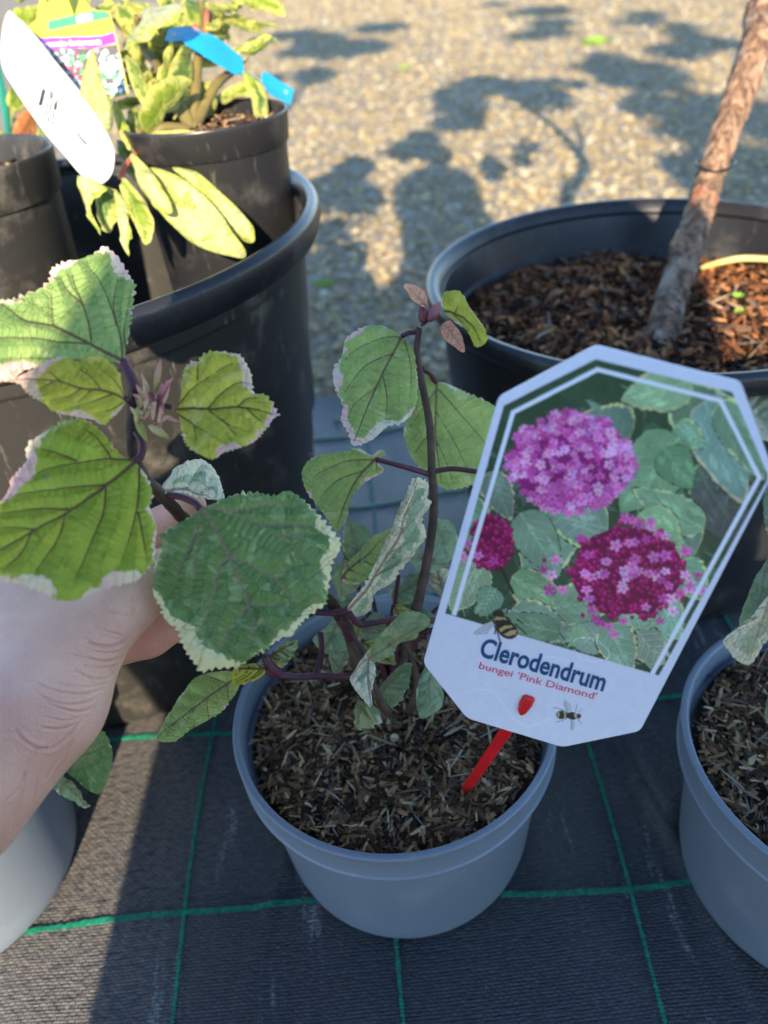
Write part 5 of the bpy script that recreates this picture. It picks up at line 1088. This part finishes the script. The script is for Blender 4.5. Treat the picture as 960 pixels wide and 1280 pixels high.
def surface_nets(fld, lo, h):
    s = fld < 0; nx, ny, nz = fld.shape
    acc = np.zeros((nx-1, ny-1, nz-1, 3), np.float32); cnt = np.zeros((nx-1, ny-1, nz-1), np.float32)
    cor = [(a, b, c) for a in (0, 1) for b in (0, 1) for c in (0, 1)]
    sl = lambda o: tuple(slice(o[i], (nx, ny, nz)[i]-1+o[i]) for i in range(3))
    for a in cor:
        for ax in range(3):
            if a[ax]: continue
            b = list(a); b[ax] = 1; b = tuple(b); fa, fb = fld[sl(a)], fld[sl(b)]; x = (fa < 0) != (fb < 0)
            t = np.where(x, fa/(fa-fb+1e-12), 0)
            for i in range(3): acc[..., i] += np.where(x, a[i]+(t if i == ax else 0), 0)
            cnt += x
    m_ = cnt > 0; idx = -np.ones(m_.shape, np.int64); idx[m_] = np.arange(m_.sum())
    base = np.argwhere(m_); V = lo+h*(base+acc[m_]/cnt[m_][:, None]); faces = []
    for ax in range(3):
        o1, o2 = [(1, 2), (2, 0), (0, 1)][ax]
        a = [slice(None)]*3; b = [slice(None)]*3; a[ax] = slice(0, -1); b[ax] = slice(1, None); sa, sb = s[tuple(a)], s[tuple(b)]
        e = np.argwhere(sa != sb); e = e[(e[:, o1] > 0) & (e[:, o2] > 0) & (e[:, o1] < fld.shape[o1]-1) & (e[:, o2] < fld.shape[o2]-1)]
        flip = sa[tuple(e.T)]; q = []
        for d1, d2 in ((0, 0), (1, 0), (1, 1), (0, 1)):
            g = e.copy(); g[:, o1] -= d1; g[:, o2] -= d2; q.append(idx[tuple(g.T)])
        q = np.stack(q, 1); q[~flip] = q[~flip][:, ::-1]; faces.append(q)
    return V, np.concatenate(faces)[:, ::-1]
def relax(V, f, it, lam=.5):
    e = np.concatenate([f[:, [0, 1]], f[:, [1, 2]], f[:, [2, 3]], f[:, [3, 0]]]); deg = np.bincount(e.ravel(), minlength=len(V))[:, None]
    for _ in range(it):
        s = np.zeros_like(V)
        for i in range(3): s[:, i] = np.bincount(e[:, 0], V[e[:, 1], i], len(V))+np.bincount(e[:, 1], V[e[:, 0], i], len(V))
        V = V+lam*(s/np.maximum(deg, 1)-V)
    return V
def vnormals(V, f):
    nf = np.cross(V[f[:, 2]]-V[f[:, 0]], V[f[:, 3]]-V[f[:, 1]]); nv = np.zeros_like(V)
    for k in range(4):
        for i in range(3): nv[:, i] += np.bincount(f[:, k], nf[:, i], len(V))
    return nv/(np.linalg.norm(nv, axis=1)[:, None]+1e-12)
def skin_mat():
    m = N('skin'); o = m.obj(); red = m.attr('red')
    c = m.mix(m.ramp(m.noise(o, 45, 4), .35, .7), (.77, .41, .285), (.82, .48, .345)); c = m.mix(m.math('MULTIPLY', m.ramp(m.noise(o, 140, 3), .5, .72), .30), c, (.70, .36, .29))
    c = m.mix(red, c, (.56, .22, .17))
    w1 = m.noise(m.mapv(o, (1, 1, 2.6), (.5, .3, .8)), 420, 3, .6, .4); v = m.vor(m.mapv(o, (1.0, 1.6, 1.0), (.4, .2, .6)), 650, 'DISTANCE_TO_EDGE')
    hh = m.math('ADD', m.math('MULTIPLY', w1, .7), m.math('MULTIPLY', m.ramp(v, 0, .16), .55))
    sh = m.bsdf(c, .47, .38, m.bump(hh, .6, .0007), Subsurface_Weight=.16, Subsurface_Scale=.006); 
    for nd in m.t.nodes:
        if nd.type == 'BSDF_PRINCIPLED': nd.inputs['Subsurface Radius'].default_value = (1.0, .35, .2)
    return m.done(sh)
M['skin'] = skin_mat()
d3 = lambda x, y, d: tuple(D(np.array(float(x)), np.array(float(y)), d))
ELB = (-.118, -.200, .490)
W1, W2 = d3(-70, 985, .286), d3(-90, 880, .315)
hp = [(ELB, W1, .040, .027, 0), (ELB, W2, .040, .027, .03),
      (W1, d3(40, 880, .295), .027, .026, .02), (W2, d3(20, 800, .325), .027, .022, .03),
      (d3(-64, 1000, .284), d3(54, 866, .2925), .0260, .0210, .02), (d3(54, 866, .2925), d3(97, 812, .298), .0210, .0160, .02),       # thumb base to knuckle
      (d3(60, 820, .305), d3(110, 770, .312), .022, .016, .02), (d3(0, 830, .31), d3(90, 740, .325), .024, .014, .02), (d3(-110, 840, .32), d3(20, 745, .332), .030, .024, .03),
      (d3(97, 810, .298), d3(146, 764, .302), .0160, .0125, .010), (d3(146, 764, .302), d3(200, 725, .311), .0125, .0118, .008), (d3(200, 725, .311), d3(240, 688, .316), .0112, .0075, .006)]   # thumb
ix = [(d3(70, 745, .335), d3(150, 700, .345), .0120, .0105, .010), (d3(150, 700, .345), d3(205, 660, .340), .0105, .0098, .005), (d3(205, 660, .340), d3(238, 632, .332), .0095, .0072, .005)]
md_ = [(d3(60, 800, .335), d3(120, 808, .342), .0140, .0120, .012), (d3(120, 808, .342), d3(185, 792, .346), .0118, .0108, .005), (d3(185, 792, .346), d3(240, 762, .344), .0108, .0095, .005), (d3(240, 762, .344), d3(268, 735, .338), .0092, .0070, .005)]
rg = [(d3(40, 790, .350), d3(120, 770, .372), .0130, .0110, .012), (d3(120, 770, .372), d3(185, 755, .374), .0106, .0098, .005), (d3(185, 755, .374), d3(222, 735, .362), .0095, .007, .005)]
pk = [(d3(20, 770, .358), d3(90, 735, .388), .0120, .0098, .012), (d3(90, 735, .388), d3(145, 722, .394), .0094, .0086, .005), (d3(145, 722, .394), d3(180, 715, .384), .0084, .0062, .005)]
allp = hp+ix+md_+rg+pk
pts_ = np.array([p for a in allp[2:] for p in (a[0], a[1])]+[W1, W2]); lo, hi = pts_.min(0)-.045, pts_.max(0)+.035
allp = [(a, b, ra*.97, rb*.97, k*.55) for a, b, ra, rb, k in allp]
fld, lo, h_ = sdf_mesh(allp, lo, hi, .00105, .012)
HV, HF = surface_nets(fld, lo, h_); HV = relax(HV, HF, 6)
def subdivide(V, f):
    e = np.stack([f, np.roll(f, -1, 1)], 2).reshape(-1, 2); es = np.sort(e, 1); ue, inv = np.unique(es[:, 0].astype(np.int64)*len(V)+es[:, 1], return_inverse=True)
    A_, B_ = ue//len(V), ue % len(V); n0 = len(V); V2 = np.r_[V, (V[A_]+V[B_])/2, V[f].mean(1)]; em = n0+inv.reshape(-1, 4); ce = n0+len(ue)+np.arange(len(f))
    return V2, np.concatenate([np.stack([f[:, k], em[:, k], ce, em[:, k-1]], 1) for k in range(4)])
HV, HF = subdivide(HV, HF); HV = relax(HV, HF, 3)
# skin folds, traced as lines over the thumb base and pressed into the surface
def proj(V):
    q = V-CAMP; z = q@FV; return np.c_[480+F*(q@RV)/z, 640-F*(q@UV_)/z], z
HN = vnormals(HV, HF); HN = HN*np.sign(np.mean(((HV-HV.mean(0))*HN).sum(1))); pxy, pz_ = proj(HV); facing = np.clip(-(HN@FV)*2.5+.6, 0, 1)*(pz_ < .335)
cr_ = [([(395, 368), (430, 385), (475, 396), (520, 394), (562, 378)], .0011, 5), ([(385, 440), (430, 456), (480, 463), (520, 458), (548, 448)], .0008, 4), ([(300, 425), (380, 445), (430, 470)], .0004, 3), ([(330, 500), (390, 530), (440, 545), (490, 540), (525, 515)], .0007, 4), ([(150, 552), (200, 580), (260, 600), (330, 612), (400, 612), (470, 590)], .0006, 4),
       ([(160, 600), (220, 640), (300, 660), (380, 655), (440, 635)], .0006, 4), ([(190, 640), (250, 668), (330, 692), (390, 690), (425, 672)], .0007, 4), ([(60, 765), (100, 815), (150, 850), (200, 864), (250, 855), (310, 810), (350, 760), (395, 705)], .0009, 5), ([(180, 762), (240, 772), (300, 768), (345, 745)], .0007, 4), ([(200, 715), (270, 732), (330, 728), (385, 706)], .0005, 3),
       ([(150, 880), (210, 850), (260, 815)], .0005, 3), ([(115, 955), (105, 1040), (80, 1135)], .0005, 3), ([(172, 985), (160, 1060), (148, 1115)], .0005, 3), ([(30, 1100), (80, 1050), (120, 960)], .0005, 4), ([(290, 870), (240, 950), (200, 1010)], .0005, 4), ([(340, 800), (310, 880), (270, 960)], .0005, 3), ([(360, 350), (420, 365), (470, 372)], .0003, 3), ([(240, 490), (330, 505), (420, 515)], .0003, 3), ([(430, 300), (500, 330), (570, 345)], .0004, 4), ([(470, 230), (560, 250), (640, 262)], .0003, 4), ([(600, 160), (610, 220), (590, 270)], .0003, 4), ([(370, 480), (450, 495), (535, 485)], .0005, 3), ([(250, 560), (350, 578), (440, 575), (500, 555)], .0005, 3), ([(420, 410), (480, 425), (550, 415)], .0004, 3)]
disp = np.zeros(len(HV)); red = np.zeros(len(HV))
for ln, dp_, wpx in cr_:
    dp_ *= .8; pl = catmull(cL(ln), 6).astype(np.float32); sel = np.where((pxy[:, 0] > pl[:, 0].min()-20) & (pxy[:, 0] < pl[:, 0].max()+20) & (pxy[:, 1] > pl[:, 1].min()-20) & (pxy[:, 1] < pl[:, 1].max()+20) & (facing > 0))[0]
    d, t_ = seg_dist(pxy[sel].astype(np.float32), pl[:-1], pl[1:]); j = d.argmin(1); dd = d[np.arange(len(sel)), j]; fr = (j+t_[np.arange(len(sel)), j])/(len(pl)-1)
    env = np.clip(np.minimum(fr, 1-fr)*6, .15, 1); ww = wpx*.40
    disp[sel] += (-dp_*np.exp(-(dd/ww)**2)+dp_*.5*np.exp(-((dd-ww*2.1)/(ww*1.2))**2))*env*facing[sel]
    red[sel] = np.maximum(red[sel], .34*np.exp(-(dd/(ww*.9))**2)*env*min(1, dp_/.0008))
HV = HV+HN*disp[:, None]
red = np.maximum(red, np.clip((pz_-.318)/.02, 0, 1)*.6)
person = thing('person', 'person in dark clothes reaching out a bare hand to hold the leafy branch', 'person', (.09, -.40, 0))
# body: one figure crouching behind the camera, bare hand joined to its forearm
def S2(a): return tuple(a)
SHL, SHR = (-.084, -.400, .705), (.170, -.400, .735); EBR, HNR = (.160, -.190, .540), (.065, -.060, .490)
body = [((.035, -.53, .30), (.032, -.46, .56), .165, .155, 0), ((.050, -.46, .55), (.065, -.42, .71), .140, .105, .05), ((-.03, -.41, .735), (.150, -.41, .735), .058, .058, .05), ((.060, -.40, .79), (.050, -.36, .90), .085, .085, .05), ((.040, -.35, .955), (.040, -.335, 1.02), .092, .095, .03),
        (SHL, ELB, .050, .042, .03), (ELB, d3(-160, 1010, .262), .041, .030, .02), (SHR, EBR, .050, .040, .03), (EBR, HNR, .038, .028, .02),
        ((.00, -.52, .28), (-.176, -.20, .400), .085, .060, .04), ((-.176, -.20, .400), (-.178, -.40, .09), .058, .042, .02), ((.16, -.52, .28), (.160, -.20, .455), .085, .060, .04), ((.160, -.20, .455), (.160, -.40, .09), .058, .042, .02),
        ((-.178, -.42, .05), (-.180, -.22, .035), .042, .036, .02), ((.160, -.42, .05), (.162, -.22, .035), .042, .036, .02)]
fb, lb, hb = sdf_mesh(body, (-.45, -.75, -.02), (.45, .12, 1.16), .014, .03)
BV, BF = surface_nets(fb, lb, hb); BV = relax(BV, BF, 2)
allV = np.r_[HV, BV]; allF = np.r_[HF, BF+len(HV)]
mesh('body', allV, allF, M['skin'], person, True, None, {'red': np.r_[red, np.zeros(len(BV))]})
def garment(name, sel, grow, mat, lo, hi):
    f_, l_, hh = sdf_mesh([(a, b, ra+grow, rb+grow, k) for a, b, ra, rb, k in sel], lo, hi, .012, .03); V, Fc = surface_nets(f_, l_, hh); mesh(name, relax(V, Fc, 2), Fc, mat, person)
garment('jacket', [body[0], body[1], body[2], body[3], body[5], (ELB, tuple(np.array(ELB)*.45+np.array(d3(-160, 1010, .262))*.55), .041, .034, .02), body[7], (EBR, tuple(np.array(EBR)*.3+np.array(HNR)*.7), .039, .032, .02)], .014, plain('jacket_cloth', (.03, .035, .05), .85, .2, .3, 60, .5), (-.45, -.78, .1), (.45, .12, .93))
garment('trousers', [((.08, -.53, .30), (.085, -.50, .40), .125, .125, 0), body[9], body[10], body[11], body[12]], .012, plain('trouser_cloth', (.035, .045, .075), .85, .2, .3, 60, .5), (-.3, -.8, .02), (.5, 0, .62))
garment('hair', [((.040, -.37, .985), (.040, -.355, 1.03), .092, .094, 0)], .008, plain('hair_mat', (.03, .02, .014), .5, .4, .3, 200, .8), (-.16, -.55, .85), (.22, -.345, 1.2))
garment('shoe', [body[13]], .012, plain('shoe_mat', (.02, .02, .02), .6), (-.30, -.55, 0.0), (-.04, -.1, .14)); garment('shoe', [body[14]], .012, plain('shoe_mat2', (.02, .02, .02), .6), (.06, -.55, 0.0), (.30, -.1, .14))
